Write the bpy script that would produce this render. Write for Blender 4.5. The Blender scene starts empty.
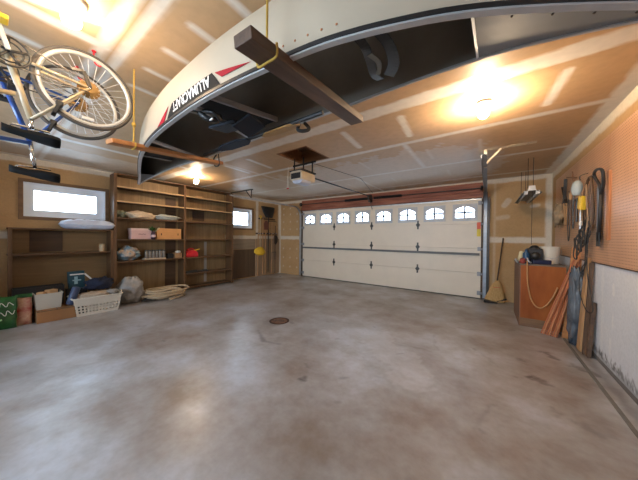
import bpy, bmesh, math, random
import numpy as np
from mathutils import Vector, Matrix, noise
random.seed(7)
PI = math.pi
SC = bpy.context.scene
COL = SC.collection
V = Vector

# ---------------------------------------------------------------- room dimensions
XR, XL, YD, YB, H = 0.933, -5.925, 5.985, -1.9, 2.44

# ---------------------------------------------------------------- materials
def mat(name, col, rough=0.6, metal=0.0, var=0.12, scale=6.0, bump=0.0, spec=0.5, emit=None, strength=0.0,
        stretch=(1, 1, 1), col2=None, alpha=None, trans=0.0, coat=0.0):
    m = bpy.data.materials.new(name); m.use_nodes = True
    nt = m.node_tree; b = nt.nodes['Principled BSDF']
    b.inputs['Roughness'].default_value = rough
    b.inputs['Metallic'].default_value = metal
    b.inputs['Specular IOR Level'].default_value = spec
    b.inputs['Coat Weight'].default_value = coat
    b.inputs['Transmission Weight'].default_value = trans
    tc = nt.nodes.new('ShaderNodeTexCoord'); mp = nt.nodes.new('ShaderNodeMapping')
    mp.inputs['Scale'].default_value = stretch
    nt.links.new(tc.outputs['Object'], mp.inputs['Vector'])
    nz = nt.nodes.new('ShaderNodeTexNoise'); nz.inputs['Scale'].default_value = scale
    nz.inputs['Detail'].default_value = 5; nz.inputs['Roughness'].default_value = 0.6
    nt.links.new(mp.outputs[0], nz.inputs['Vector'])
    rp = nt.nodes.new('ShaderNodeValToRGB')
    rp.color_ramp.elements[0].position = 0.3; rp.color_ramp.elements[1].position = 0.7
    if col2 is None:
        a = [max(0, c * (1 - var)) for c in col]; d = [min(1, c * (1 + var)) for c in col]
    else: a, d = col, col2
    rp.color_ramp.elements[0].color = (*a, 1); rp.color_ramp.elements[1].color = (*d, 1)
    nt.links.new(nz.outputs['Fac'], rp.inputs['Fac'])
    nt.links.new(rp.outputs['Color'], b.inputs['Base Color'])
    if bump:
        bp = nt.nodes.new('ShaderNodeBump'); bp.inputs['Strength'].default_value = bump
        bp.inputs['Distance'].default_value = 0.01
        nt.links.new(nz.outputs['Fac'], bp.inputs['Height']); nt.links.new(bp.outputs[0], b.inputs['Normal'])
    if emit:
        b.inputs['Emission Color'].default_value = (*emit, 1); b.inputs['Emission Strength'].default_value = strength
    if alpha is not None: b.inputs['Alpha'].default_value = alpha
    return m

def wood(name, c1, c2, axis=0, rough=0.55, sc=14):
    st = [5, 5, 5]; st[axis] = 0.35
    return mat(name, c1, rough, scale=sc / 4, stretch=st, col2=c2, bump=0.15)

def glass_mat(name, tint=(1, 1, 1)):
    m = bpy.data.materials.new(name); m.use_nodes = True
    nt = m.node_tree; nt.nodes.clear()
    o = nt.nodes.new('ShaderNodeOutputMaterial'); t = nt.nodes.new('ShaderNodeBsdfTransparent')
    g = nt.nodes.new('ShaderNodeBsdfGlossy'); g.inputs['Roughness'].default_value = 0.03
    t.inputs['Color'].default_value = (*tint, 1)
    mx = nt.nodes.new('ShaderNodeMixShader'); fr = nt.nodes.new('ShaderNodeFresnel'); fr.inputs['IOR'].default_value = 1.45
    nt.links.new(fr.outputs[0], mx.inputs[0]); nt.links.new(t.outputs[0], mx.inputs[1]); nt.links.new(g.outputs[0], mx.inputs[2])
    nt.links.new(mx.outputs[0], o.inputs[0])
    return m

def masked(name, base, base2, mud, rough=0.85, rough2=0.7, scale=2.0, fine=40, spec=0.3, bump=0.1, extra=None, ramp=(0.35, 0.65), mid=None):
    """wall-type material: a noisy base mixed towards 'mud' by the mesh's R mask, towards 'extra' by its G mask"""
    m = bpy.data.materials.new(name); m.use_nodes = True
    nt = m.node_tree; b = nt.nodes['Principled BSDF']; L = nt.links.new
    tc = nt.nodes.new('ShaderNodeTexCoord')
    n1 = nt.nodes.new('ShaderNodeTexNoise'); n1.inputs['Scale'].default_value = scale; n1.inputs['Detail'].default_value = 6
    n1.inputs['Roughness'].default_value = 0.62
    n2 = nt.nodes.new('ShaderNodeTexNoise'); n2.inputs['Scale'].default_value = fine; n2.inputs['Detail'].default_value = 3
    L(tc.outputs['Object'], n1.inputs['Vector']); L(tc.outputs['Object'], n2.inputs['Vector'])
    r = nt.nodes.new('ShaderNodeValToRGB'); r.color_ramp.elements[0].position = ramp[0]; r.color_ramp.elements[1].position = ramp[1]
    r.color_ramp.elements[0].color = (*base, 1); r.color_ramp.elements[1].color = (*base2, 1)
    if mid:
        e = r.color_ramp.elements.new((ramp[0] + ramp[1]) / 2); e.color = (*mid, 1)
    L(n1.outputs['Fac'], r.inputs['Fac'])
    at = nt.nodes.new('ShaderNodeVertexColor'); at.layer_name = 'mask'
    sp = nt.nodes.new('ShaderNodeSeparateColor'); L(at.outputs['Color'], sp.inputs[0])
    mx = nt.nodes.new('ShaderNodeMixRGB'); mx.inputs[2].default_value = (*mud, 1)
    L(sp.outputs[0], mx.inputs[0]); L(r.outputs['Color'], mx.inputs[1])
    mx2 = nt.nodes.new('ShaderNodeMixRGB'); mx2.inputs[2].default_value = (*(extra or mud), 1)
    L(sp.outputs[1], mx2.inputs[0]); L(mx.outputs[0], mx2.inputs[1])
    mx3 = nt.nodes.new('ShaderNodeMixRGB'); mx3.blend_type = 'MULTIPLY'; mx3.inputs[0].default_value = 0.35
    r2 = nt.nodes.new('ShaderNodeValToRGB'); r2.color_ramp.elements[0].position = 0.3; r2.color_ramp.elements[1].position = 0.6
    r2.color_ramp.elements[0].color = (.75, .75, .75, 1)
    L(n2.outputs['Fac'], r2.inputs['Fac']); L(mx2.outputs[0], mx3.inputs[1]); L(r2.outputs['Color'], mx3.inputs[2])
    L(mx3.outputs[0], b.inputs['Base Color'])
    mr = nt.nodes.new('ShaderNodeMapRange'); mr.inputs['From Min'].default_value = 0.3; mr.inputs['From Max'].default_value = 0.7
    mr.inputs['To Min'].default_value = rough; mr.inputs['To Max'].default_value = rough2
    L(n1.outputs['Fac'], mr.inputs['Value']); L(mr.outputs[0], b.inputs['Roughness'])
    b.inputs['Specular IOR Level'].default_value = spec
    bp = nt.nodes.new('ShaderNodeBump'); bp.inputs['Strength'].default_value = bump; bp.inputs['Distance'].default_value = 0.004
    L(n2.outputs['Fac'], bp.inputs['Height']); L(bp.outputs[0], b.inputs['Normal'])
    return m

M = {}
M['black'] = mat('black_plastic', (.015, .015, .016), .45)
M['rubber'] = mat('black_rubber', (.035, .033, .031), .75)
M['steel'] = mat('galvanised_steel', (.55, .56, .57), .36, .7, var=.2, scale=12)
M['dark_steel'] = mat('dark_steel', (.07, .065, .06), .45, .7)
M['chrome'] = mat('chrome', (.75, .75, .74), .18, 1)
M['alu'] = mat('aluminium', (.58, .59, .60), .4, .45)
M['shelf'] = wood('brown_shelf_board', (.075, .036, .014), (.16, .08, .033), 1)
M['shelf_v'] = wood('brown_upright_board', (.08, .037, .014), (.165, .082, .033), 2)
M['shelf_edge'] = wood('pale_shelf_edging', (.42, .27, .13), (.58, .39, .2), 1)
M['dark_wood'] = wood('dark_stained_wood', (.05, .026, .012), (.10, .052, .025), 1)
M['weather_wood'] = wood('weathered_lumber', (.06, .035, .022), (.17, .10, .06), 1)
M['red_wood'] = wood('red_brown_lumber', (.17, .04, .02), (.42, .15, .08), 0)
M['pine'] = wood('pine', (.38, .2, .085), (.58, .34, .16), 2)
M['pine_y'] = wood('orange_pine', (.42, .16, .05), (.62, .3, .11), 1)
M['cream'] = mat('cream_paint', (.62, .54, .42), .35, var=.05, coat=.2)
M['white'] = mat('white_plastic', (.74, .72, .68), .4, var=.04)
M['door'] = mat('cream_white_door_enamel', (.76, .67, .54), .42, var=.035, scale=3)
M['yellow'] = mat('yellow_plastic', (.78, .5, .03), .4)
M['red'] = mat('red_plastic', (.6, .02, .03), .35)
M['orange_rope'] = mat('yellow_rope', (.50, .31, .05), .8, scale=80, bump=.5)
M['blue'] = mat('blue_paint', (.02, .075, .3), .3, coat=.3)
M['glass'] = glass_mat('window_glass')

# ---------------------------------------------------------------- mesh helpers
class MB:
    def __init__(s): s.v = []; s.f = []; s.mi = []
    def add(s, vs, fs, mi=0):
        b = len(s.v); s.v += [V(p) for p in vs]
        s.f += [tuple(i + b for i in f) for f in fs]; s.mi += [mi] * len(fs); return s
    def box(s, lo, hi, mi=0):
        x0, y0, z0 = lo; x1, y1, z1 = hi
        return s.add([(x0,y0,z0),(x1,y0,z0),(x1,y1,z0),(x0,y1,z0),(x0,y0,z1),(x1,y0,z1),(x1,y1,z1),(x0,y1,z1)],
                     [(0,3,2,1),(4,5,6,7),(0,1,5,4),(1,2,6,5),(2,3,7,6),(3,0,4,7)], mi)
    def cbox(s, c, size, R=None, mi=0):
        h = [d / 2 for d in size]; vs = []
        for z in (-1, 1):
            for x, y in ((-1,-1),(1,-1),(1,1),(-1,1)):
                p = V((x*h[0], y*h[1], z*h[2])); vs.append((R @ p if R else p) + V(c))
        return s.add(vs, [(0,3,2,1),(4,5,6,7),(0,1,5,4),(1,2,6,5),(2,3,7,6),(3,0,4,7)], mi)
    def bar(s, p, q, w, h, up=(0,0,1), mi=0):
        p = V(p); q = V(q); d = (q - p).normalized(); u = V(up)
        if abs(d.dot(u)) > .98: u = V((1,0,0))
        a = d.cross(u).normalized(); c = a.cross(d)
        vs = [e + a*(i*w/2) + c*(j*h/2) for e in (p, q) for i, j in ((-1,-1),(1,-1),(1,1),(-1,1))]
        return s.add(vs, [(0,1,2,3),(7,6,5,4),(0,4,5,1),(1,5,6,2),(2,6,7,3),(3,7,4,0)], mi)
    def tube(s, pts, r, n=8, closed=False, cap=True, mi=0):
        pts = [V(p) for p in pts]; N = len(pts); rs = r if hasattr(r, '__len__') else [r]*N
        b = len(s.v); up = None; T = []
        for i in range(N):
            if closed: t = pts[(i+1) % N] - pts[i-1]
            else: t = pts[min(i+1, N-1)] - pts[max(i-1, 0)]
            T.append(t.normalized())
        up = V((0,0,1)) if abs(T[0].z) < .9 else V((1,0,0))
        a = T[0].cross(up).normalized()
        for i in range(N):
            a = (a - T[i]*a.dot(T[i]))
            a = a.normalized() if a.length > 1e-6 else T[i].orthogonal().normalized()
            c = T[i].cross(a)
            for k in range(n):
                th = 2*PI*k/n; s.v.append(pts[i] + (a*math.cos(th) + c*math.sin(th))*rs[i])
        m = N if closed else N-1
        for i in range(m):
            j = (i+1) % N
            for k in range(n):
                l = (k+1) % n
                s.f.append((b+i*n+k, b+i*n+l, b+j*n+l, b+j*n+k)); s.mi.append(mi)
        if cap and not closed:
            s.f.append(tuple(b+k for k in range(n))[::-1]); s.f.append(tuple(b+(N-1)*n+k for k in range(n))); s.mi += [mi, mi]
        return s
    def lathe(s, prof, c, axis=(0,0,1), n=20, mi=0):
        ax = V(axis).normalized(); a = ax.orthogonal().normalized(); d = ax.cross(a); b = len(s.v); c = V(c)
        for r, z in prof:
            for k in range(n):
                th = 2*PI*k/n; s.v.append(c + ax*z + (a*math.cos(th) + d*math.sin(th))*max(r, 1e-4))
        for i in range(len(prof)-1):
            for k in range(n):
                l = (k+1) % n
                s.f.append((b+i*n+k, b+i*n+l, b+(i+1)*n+l, b+(i+1)*n+k)); s.mi.append(mi)
        s.f.append(tuple(b+k for k in range(n))[::-1]); s.f.append(tuple(b+(len(prof)-1)*n+k for k in range(n))); s.mi += [mi, mi]
        return s
    def prism(s, poly, o, ax, ay, ext, mi=0):
        """2-D polygon in the plane (o, ax, ay) extruded by vector ext"""
        o = V(o); ax = V(ax); ay = V(ay); ext = V(ext); n = len(poly)
        vs = [o + ax*p[0] + ay*p[1] for p in poly]; vs += [p + ext for p in vs]
        fs = [tuple(range(n))[::-1], tuple(range(n, 2*n))] + [(i, (i+1) % n, n+(i+1) % n, n+i) for i in range(n)]
        return s.add(vs, fs, mi)
    def grid(s, P, mi=0, closed_u=False):
        nu, nv = len(P), len(P[0]); b = len(s.v)
        for row in P: s.v += [V(p) for p in row]
        for i in range(nu if closed_u else nu-1):
            for j in range(nv-1):
                k = (i+1) % nu
                s.f.append((b+i*nv+j, b+k*nv+j, b+k*nv+j+1, b+i*nv+j+1)); s.mi.append(mi)
        return s
    def build(s, name, m, parent=None, at=None, smooth=False, bevel=0, solid=0, subsurf=0):
        base = V((0,0,0)); q = parent
        while q is not None: base += V(q.location); q = q.parent
        off = (V(at) - base) if at is not None else V((0,0,0))
        me = bpy.data.meshes.new(name)
        me.from_pydata([tuple(p - base - off) for p in s.v], [], s.f)
        ms = m if isinstance(m, (list, tuple)) else [m]
        for x in ms: me.materials.append(M[x] if isinstance(x, str) else x)
        me.polygons.foreach_set('material_index', s.mi)
        bm = bmesh.new(); bm.from_mesh(me); bmesh.ops.recalc_face_normals(bm, faces=bm.faces); bm.to_mesh(me); bm.free()
        if smooth: me.polygons.foreach_set('use_smooth', [True]*len(me.polygons))
        me.update()
        o = bpy.data.objects.new(name, me); COL.objects.link(o); o.parent = parent; o.location = off
        if bevel:
            k = o.modifiers.new('bevel', 'BEVEL'); k.width = bevel; k.segments = 2; k.limit_method = 'ANGLE'; k.angle_limit = .7
        if solid:
            k = o.modifiers.new('thick', 'SOLIDIFY'); k.thickness = solid
        if subsurf:
            k = o.modifiers.new('sub', 'SUBSURF'); k.levels = subsurf; k.render_levels = subsurf
        return o

def tag(o, label, cat, group=None):
    o['label'] = label; o['category'] = cat
    if group: o['group'] = group
    return o
def struct(o, label=None):
    o['kind'] = 'structure'
    if label: o['label'] = label
    return o
def thing(name, label, cat, loc, group=None):
    o = bpy.data.objects.new(name, None); COL.objects.link(o); o.location = loc; o.empty_display_size = .1
    return tag(o, label, cat, group)
def copy_tree(o, parent=None):
    c = o.copy(); COL.objects.link(c); c.parent = parent
    for ch in list(o.children): copy_tree(ch, c)
    return c
def smooth_curve(pts, n=8, closed=False):
    pts = [V(p) for p in pts]; N = len(pts); out = []
    for i in range(N if closed else N-1):
        if closed: p0, p1, p2, p3 = pts[i-1], pts[i], pts[(i+1) % N], pts[(i+2) % N]
        else: p0, p1, p2, p3 = pts[max(i-1,0)], pts[i], pts[i+1], pts[min(i+2,N-1)]
        for k in range(n):
            t = k/n
            out.append(.5*((2*p1)+(p2-p0)*t+(2*p0-5*p1+4*p2-p3)*t*t+(3*p1-p0-3*p2+p3)*t**3))
    if not closed: out.append(pts[-1])
    return out
def arc2(cx, cy, r, a0, a1, n):
    return [(cx + r*math.cos(a0+(a1-a0)*i/n), cy + r*math.sin(a0+(a1-a0)*i/n)) for i in range(n+1)]
def blob(c, size, seed, amp=.25, freq=2.2, nu=26, nv=16, flat=None, power=1.0, rot=0):
    """lumpy soft body (bag, cloth heap): superellipsoid with folds, flattened underneath"""
    P = []; c = V(c)
    for i in range(nu):
        row = []; a = 2*PI*i/nu
        for j in range(nv+1):
            b = -PI/2 + PI*j/nv
            def sp(x, e): return math.copysign(abs(x)**e, x)
            d = V((sp(math.cos(b), power)*sp(math.cos(a), power), sp(math.cos(b), power)*sp(math.sin(a), power), sp(math.sin(b), power)))
            q = d*freq + V((seed*7.3, seed*1.7, seed))
            k = 1 + amp*noise.noise(q) + amp*.6*(abs(noise.noise(q*2.3))-.25) + amp*.3*noise.noise(q*5)
            p = V((d.x*size[0]/2*k, d.y*size[1]/2*k, d.z*size[2]/2*k))
            if rot: p = Matrix.Rotation(rot, 3, 'Z') @ p
            p = p + c
            if flat is not None and p.z < flat: p.z = flat + (p.z-flat)*.02
            row.append(p)
        P.append(row)
    return MB().grid(P, closed_u=True)

# masked sheets ------------------------------------------------------------
def wob(a, b, s):
    return (np.sin(a*13+s)*.5+np.sin(a*29+b*17+s*2)*.3+np.sin(b*23+s*3)*.4+np.sin(a*61-b*47+s)*.25)
def caps(u, v, L, soft=.012, jit=.25):
    """union of capsules (u0,v0,u1,v1,half width[,gain]) as a soft, hand-spread mask"""
    out = np.zeros_like(u)
    for k, c in enumerate(L):
        u0, v0, u1, v1, w = c[:5]; g = c[5] if len(c) > 5 else 1.0
        du, dv = u1-u0, v1-v0; l2 = max(du*du+dv*dv, 1e-9)
        t = np.clip(((u-u0)*du+(v-v0)*dv)/l2, 0, 1)
        d = np.hypot(u-(u0+t*du), v-(v0+t*dv))
        ww = w*(1+jit*wob(u, v, k*1.3))
        out = np.maximum(out, g*np.clip((ww-d)/soft+.5, 0, 1))
    return out
def sheet(name, o, ax, ay, lu, lv, step, m, L1, L2=(), hole=None, normal_flip=False, soft=.022, jit=.12, thick=0.0, parent=None):
    nu, nv = max(2, int(lu/step))+1, max(2, int(lv/step))+1
    us = np.linspace(0, lu, nu); vs = np.linspace(0, lv, nv)
    if hole:
        us = np.sort(np.append(us, [h for q in hole for h in q[:2]])); vs = np.sort(np.append(vs, [h for q in hole for h in q[2:]]))
        nu, nv = len(us), len(vs)
    U, W = np.meshgrid(us, vs, indexing='ij')
    P = np.array(o)[None, None]+U[..., None]*np.array(ax)+W[..., None]*np.array(ay)
    idx = np.arange(nu*nv).reshape(nu, nv)
    F = np.stack([idx[:-1, :-1], idx[1:, :-1], idx[1:, 1:], idx[:-1, 1:]], -1)
    if hole:
        cu = (us[:-1]+us[1:])/2; cv = (vs[:-1]+vs[1:])/2; keep = np.ones((nu-1, nv-1), bool)
        for q in hole:
            keep &= ~(((cu > q[0]) & (cu < q[1]))[:, None] & ((cv > q[2]) & (cv < q[3]))[None])
        F = F[keep]
    F = F.reshape(-1, 4)
    if normal_flip: F = F[:, ::-1]
    me = bpy.data.meshes.new(name)
    me.vertices.add(nu*nv); me.vertices.foreach_set('co', P.reshape(-1))
    me.loops.add(F.size); me.loops.foreach_set('vertex_index', F.reshape(-1).astype(np.int32))
    me.polygons.add(len(F)); me.polygons.foreach_set('loop_start', np.arange(0, F.size, 4, dtype=np.int32))
    me.update(calc_edges=True)
    ca = me.color_attributes.new('mask', 'FLOAT_COLOR', 'POINT')
    A = np.zeros((nu, nv, 4)); A[..., 3] = 1
    A[..., 0] = caps(U, W, L1, soft, jit) if len(L1) else 0
    A[..., 1] = caps(U, W, L2, soft, jit) if len(L2) else 0
    ca.data.foreach_set('color', A.reshape(-1).astype(np.float32))
    me.materials.append(m); me.validate()
    ob = bpy.data.objects.new(name, me); COL.objects.link(ob); ob.parent = parent
    return struct(ob)

# ================================================================ SETTING
TAN = (.46, .285, .13); TAN2 = (.53, .34, .165); MUD = (.70, .62, .50)
M['ceil'] = masked('ceiling_drywall', (.53, .35, .19), (.60, .41, .235), (.82, .77, .69), scale=.8, fine=14, bump=.05, rough=.55, rough2=.45, spec=.5, extra=(.66, .60, .52))  # extra: paler tone that paints cool bounce light onto the drywall
M['wall'] = masked('taped_drywall', TAN, TAN2, MUD, scale=1.3, extra=(.12, .07, .035))
M['lower'] = masked('grey_skimmed_drywall', (.66, .68, .72), (.74, .745, .76), (.78, .78, .78), scale=2, extra=(.10, .095, .09))
M['floor'] = masked('worn_concrete', (.235, .19, .16), (.47, .495, .55), (.52, .52, .54), rough=.38, rough2=.27, scale=1.25, fine=22,
                    spec=.85, bump=.12, extra=(.035, .024, .018), ramp=(.36, .66), mid=(.345, .33, .325))  # lighter mottling is tinted blue to carry the cool daylight sheen
# ceiling: u = x - XL, v = y - YB
def cx(x): return x - XL
def cy(y): return y - YB
LU, LV = XR - XL, YD - YB
cl = []
for y, w in ((2.2, .085), (3.12, .04), (4.36, .035), (5.55, .04), (.45, .032), (.545, .028), (-.8, .05)): cl.append((0, cy(y), LU, cy(y), w))
cl += [(cx(-2.03), 0, cx(-2.03), cy(.45), .04), (cx(-4.4), cy(.5), cx(-4.4), cy(2.2), .05), (cx(-3.6), cy(2.2), cx(-3.6), cy(4.36), .035, .5),
       (cx(-.9), cy(3.12), cx(-.9), cy(4.36), .03), (cx(-2.2), cy(4.36), cx(-2.2), cy(5.9), .03)]
for x in (-2.36, -2.04, -1.73, -1.41, -1.09, -.77, -.45, -.1, .25): cl.append((cx(x), cy(.70), cx(x), cy(.91), .022))
for x in (-2.35, ): cl.append((cx(x), cy(.04), cx(x-.02), cy(.21), .03))
for x in (.43, -.75, -1.4, -3.1, -3.7): cl.append((cx(x+.02), cy(2.42), cx(x-.02), cy(2.92), .035))
for x in (-2.9, -3.3, -1.7, -.7, -.1, -4.2, -4.8): cl.append((cx(x), cy(3.5), cx(x), cy(3.95), .022, .45))
for x in (-3.2, -2.6, -1.6, -.6, 0, -4, -4.6): cl.append((cx(x), cy(4.75), cx(x), cy(5.15), .022, .4))
cl += [(LU-.03, 0, LU-.03, LV, .085), (.02, 0, .02, LV, .12), (0, LV-.02, LU, LV-.02, .05), (cx(-1.95), cy(.1), cx(-1.8), cy(.42), .03)]
HX0, HX1, HY0, HY1 = -2.53, -1.98, 2.48, 3.05
sheet('ceiling', (XL, YB, H), (1, 0, 0), (0, 1, 0), LU, LV, .02, M['ceil'], cl, [(cx(-4.6), cy(4.6), cx(-.9), cy(4.6), 1.15, .55), (cx(-5.3), cy(-.5), cx(-5.3), cy(1.6), .45, .5)], hole=[(cx(HX0), cx(HX1), cy(HY0), cy(HY1))])  # second list: cool daylight painted pale on far ceiling and by left window
# floor
fl = [(cx(-4.4), cy(.2), cx(-3.2), cy(.6), .12, .35), (cx(-1.2), cy(2.9), cx(-.5), cy(2.2), .18, .3), (cx(-2.9), cy(1.7), cx(-2.2), cy(2.0), .12, .25)]
fs = [(cx(-2.30), cy(2.58), cx(-2.28), cy(2.585), .022, .6), (cx(-2.5), cy(2.53), cx(-2.5), cy(2.535), .18, .22), (cx(-2.45), cy(2.1), cx(-2.15), cy(1.93), .022, .5), (cx(-2.15), cy(1.93), cx(-1.95), cy(1.98), .018, .45)]
rs = random.Random(3)
def wander(x0, y0, x1, y1, w, g, n=7, amp=.02, seed=0):
    r_ = random.Random(seed); p = (x0, y0)
    for k in range(1, n+1):
        q = (x0+(x1-x0)*k/n+r_.uniform(-amp, amp), y0+(y1-y0)*k/n+r_.uniform(-amp, amp))
        fs.append((cx(p[0]), cy(p[1]), cx(q[0]), cy(q[1]), w*r_.uniform(.3, 1.2), g*r_.uniform(.6, 1))); p = q
for k, a in enumerate(((.457, 3.553, .543, 3.532, .012, .8), (.543, 3.532, .62, 3.41, .018, .9), (.66, 3.31, .80, 3.36, .012, .8), (.70, 3.33, .84, 3.25, .022, .9), (.70, 3.40, .82, 3.30, .012, .8),
        (.31, 2.83, .40, 2.86, .022, .85), (.33, 2.80, .45, 2.76, .014, .8), (.33, 2.86, .41, 2.81, .010, .7), (.28, 3.18, .335, 3.195, .012, .7), (.69, 2.98, .82, 3.02, .014, .45),
        (.48, 2.33, .62, 2.25, .02, .35), (.40, 2.42, .425, 2.32, .010, .5), (-.05, 3.9, -.4, 3.75, .012, .4), (-.55, 3.35, -.45, 2.9, .010, .35), (.05, 2.2, -.05, 1.85, .008, .4),
        (-.9, 2.8, -.5, 2.85, .010, .35), (-1.3, 1.6, -1.28, 1.63, .012, .8), (-3.9, 1.2, -3.8, 1.3, .016, .3), (-.1, 3.2, .1, 2.9, .010, .35), (-1.9, 3.0, -1.5, 3.1, .010, .3))):
    wander(*a, seed=k, amp=.035 if a[4] > .011 else .02)
fs += [(cx(.86), cy(5.9), cx(.86), cy(1), .035, .35), (cx(-4.9), cy(5.9), cx(.3), cy(5.9), .03, .4), (cx(-5.2), cy(.1), cx(-5.3), cy(1.5), .06, .2)]
for _ in range(60):
    x = rs.uniform(-4.8, .8); y = rs.uniform(1.1, 5.5)
    fs.append((cx(x), cy(y), cx(x+rs.uniform(-.06, .06)), cy(y+rs.uniform(-.05, .05)), rs.uniform(.004, .01), rs.uniform(.25, .6)))
sheet('floor', (XL, YB, 0), (1, 0, 0), (0, 1, 0), LU, LV, .015, M['floor'], fl, fs, soft=.03, jit=.5)
dr = thing('floor_drain', 'round rusty floor drain cover in the middle of the concrete floor', 'drain', (-2.49, 2.53, 0))
M['rust'] = mat('rust', (.07, .025, .012), .8, scale=14, col2=(.26, .13, .07), bump=.5)
MB().lathe([(.145, 0), (.145, .004), (.128, .006), (.118, .002), (.118, 0)], (-2.49, 2.53, .0015), n=32).build('rim', mat('dark_rust', (.05, .018, .009), .8, scale=20), dr)
MB().lathe([(.116, 0), (.116, .003)], (-2.49, 2.53, .0015), n=32).build('cover', 'rust', dr)
for k in range(5): MB().cbox((-2.49-.07+.035*k, 2.53, .0052), (.009, .12, .0015)).build('slot', 'black', dr)
# door wall: u = x - XL, v = z  (opening for the garage door)
DX0, DX1, DZ = -4.86, -.12, 2.075
dl = [(0, 1.225, LU, 1.225, .055), (.02, 0, .02, H, .05), (LU-.02, 0, LU-.02, H, .06), (0, H-.02, LU, H-.02, .06), (cx(.1), 0, cx(.1), H, .012, .5),
      (cx(.25), 1.9, cx(.31), 2.0, .05, .6), (cx(.75), 1.88, cx(.66), 1.86, .03, .6), (cx(.15), 1.66, cx(.3), 1.68, .04, .4)]
for x in (-5.72, -5.42, -5.12):
    for z in (.25, .55, .85, 1.5, 1.75, 2.0, 2.2): dl.append((cx(x), z, cx(x), z+.01, .022, .7))
sheet('wall_front', (XL, YD, 0), (1, 0, 0), (0, 0, 1), LU, H, .02, M['wall'], dl, hole=[(cx(DX0), cx(DX1), -.01 + .01, DZ)])
# left wall: u = y - YB, v = z, with two window openings
W1 = (.38, 1.36, 1.52, 2.06); W2 = (4.02, 4.80, 1.49, 2.06)
ll = [(0, 1.225, LV, 1.225, .05), (0, H-.02, LV, H-.02, .07), (cy(2.2), 0, cy(2.2), H, .06), (cy(5.0), 0, cy(5.0), H, .05), (cy(-.2), 0, cy(-.2), H, .05),
      (cy(3.4), 0, cy(3.4), H, .05), (LV-.02, 0, LV-.02, H, .05)]
ld = [(cy(4.0), .35, cy(4.93), .35, .0001)]
sheet('wall_left', (XL, YB, 0), (0, 1, 0), (0, 0, 1), LV, H, .02, M['wall'], ll, hole=[(cy(w[0]), cy(w[1]), w[2], w[3]) for w in (W1, W2)])
# right wall, above: taped drywall, below the pegboard: grey skim coat
rl = [(0, H-.02, LV, H-.02, .085), (LV-.02, 1.0, LV-.02, H, .06)]
ZP = 1.0
sheet('wall_right', (XR, YB, ZP), (0, 1, 0), (0, 0, 1), LV, H-ZP, .02, M['wall'], [(a, b-ZP, c, d-ZP, w) for a, b, c, d, w in rl])
ll = []; lx = []
for y in (3.3, 2.7, 2.3, 4.2): ll += [(cy(y), .45, cy(y), .55, .02), (cy(y), .75, cy(y), .83, .02), (cy(y+.05), .2, cy(y+.05), .3, .02)]
ll += [(cy(3.55), 0, cy(3.55), 1, .04, .6)]
rs = random.Random(5)
for _ in range(150):
    y = rs.uniform(2.6, 3.9); ll_ = rs.uniform(.01, .05)
    lx.append((cy(y), .07+abs(rs.gauss(0, .035)), cy(y+ll_), .07+abs(rs.gauss(0, .03)), rs.uniform(.004, .010), rs.uniform(.5, 1)))
lx += [(0, .052, LV, .052, .012, .5)]
sheet('wall_right', (XR-.004, YB, .045), (0, 1, 0), (0, 0, 1), LV, ZP-.045, .015, M['lower'], [(a, b-.045, c, d-.045, *r) for a, b, c, d, *r in ll],
      [(a, b-.045, c, d-.045, *r) for a, b, c, d, *r in lx], soft=.012, jit=.5)
struct(MB().box((XR-.003, YB, 0), (XR+.08, YD, .046)).build('trim_1', mat('curb_concrete', (.16, .14, .125), .8, scale=14, bump=.4)))
struct(MB().box((.775, YB, -.002), (.80, YD, .006)).build('trim_2', mat('expansion_joint', (.16, .15, .135), .8, scale=20)))
# back wall behind the camera: unseen big window added for cool fill light
BW = (-4.2, -.4, .9, 2.1)
sheet('wall_back', (XL, YB, 0), (1, 0, 0), (0, 0, 1), LU, H, .06, M['wall'], [(0, 1.225, LU, 1.225, .05)], hole=[(cx(BW[0]), cx(BW[1]), BW[2], BW[3])])

def make_window(name, axis, lo, hi, z0, z1, wall, out, casing=None, frame_m='white', fw=.055, vert=(), inset=.05):
    """fixed window in a wall. axis 'y': the wall is x=wall, out = direction outwards"""
    def P(a, d, z): return (wall + out*d, a, z) if axis == 'y' else (a, wall + out*d, z)
    def bx(mb, a0, a1, d0, d1, q0, q1):
        p, q = P(a0, d0, q0), P(a1, d1, q1)
        mb.box(tuple(min(i, j) for i, j in zip(p, q)), tuple(max(i, j) for i, j in zip(p, q)))
    fr = MB()
    bx(fr, lo, hi, 0, inset, z0, z0+.012); bx(fr, lo, hi, 0, inset, z1-.012, z1); bx(fr, lo, lo+.012, 0, inset, z0+.012, z1-.012); bx(fr, hi-.012, hi, 0, inset, z0+.012, z1-.012)
    bx(fr, lo, hi, inset, .11, z0, z0+fw); bx(fr, lo, hi, inset, .11, z1-fw, z1); bx(fr, lo, lo+fw, inset, .11, z0+fw, z1-fw); bx(fr, hi-fw, hi, inset, .11, z0+fw, z1-fw)
    for v in vert: bx(fr, v-.02, v+.02, inset, .11, z0+fw, z1-fw)
    w = fr.build(name, frame_m); struct(w)
    g = MB(); bx(g, lo+fw*.9, hi-fw*.9, .08, .086, z0+fw*.9, z1-fw*.9); g.build('window_pane', 'glass', w)
    s2 = MB(); k = fw+.018
    for a in ((lo+fw, hi-fw, z0+fw, z0+k), (lo+fw, hi-fw, z1-k, z1-fw), (lo+fw, lo+k, z0+k, z1-k), (hi-k, hi-fw, z0+k, z1-k)): bx(s2, a[0], a[1], .06, .1, a[2], a[3])
    s2.build('window_sash', frame_m, w)
    if casing:
        c = MB(); t = .05
        for a in ((lo-t, hi+t, z1, z1+t), (lo-t, hi+t, z0-t, z0), (lo-t, lo, z0, z1), (hi, hi+t, z0, z1)): bx(c, a[0], a[1], -.02, 0.0, a[2], a[3])
        c.build('window_casing', casing, w, bevel=.002)
    return w
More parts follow.
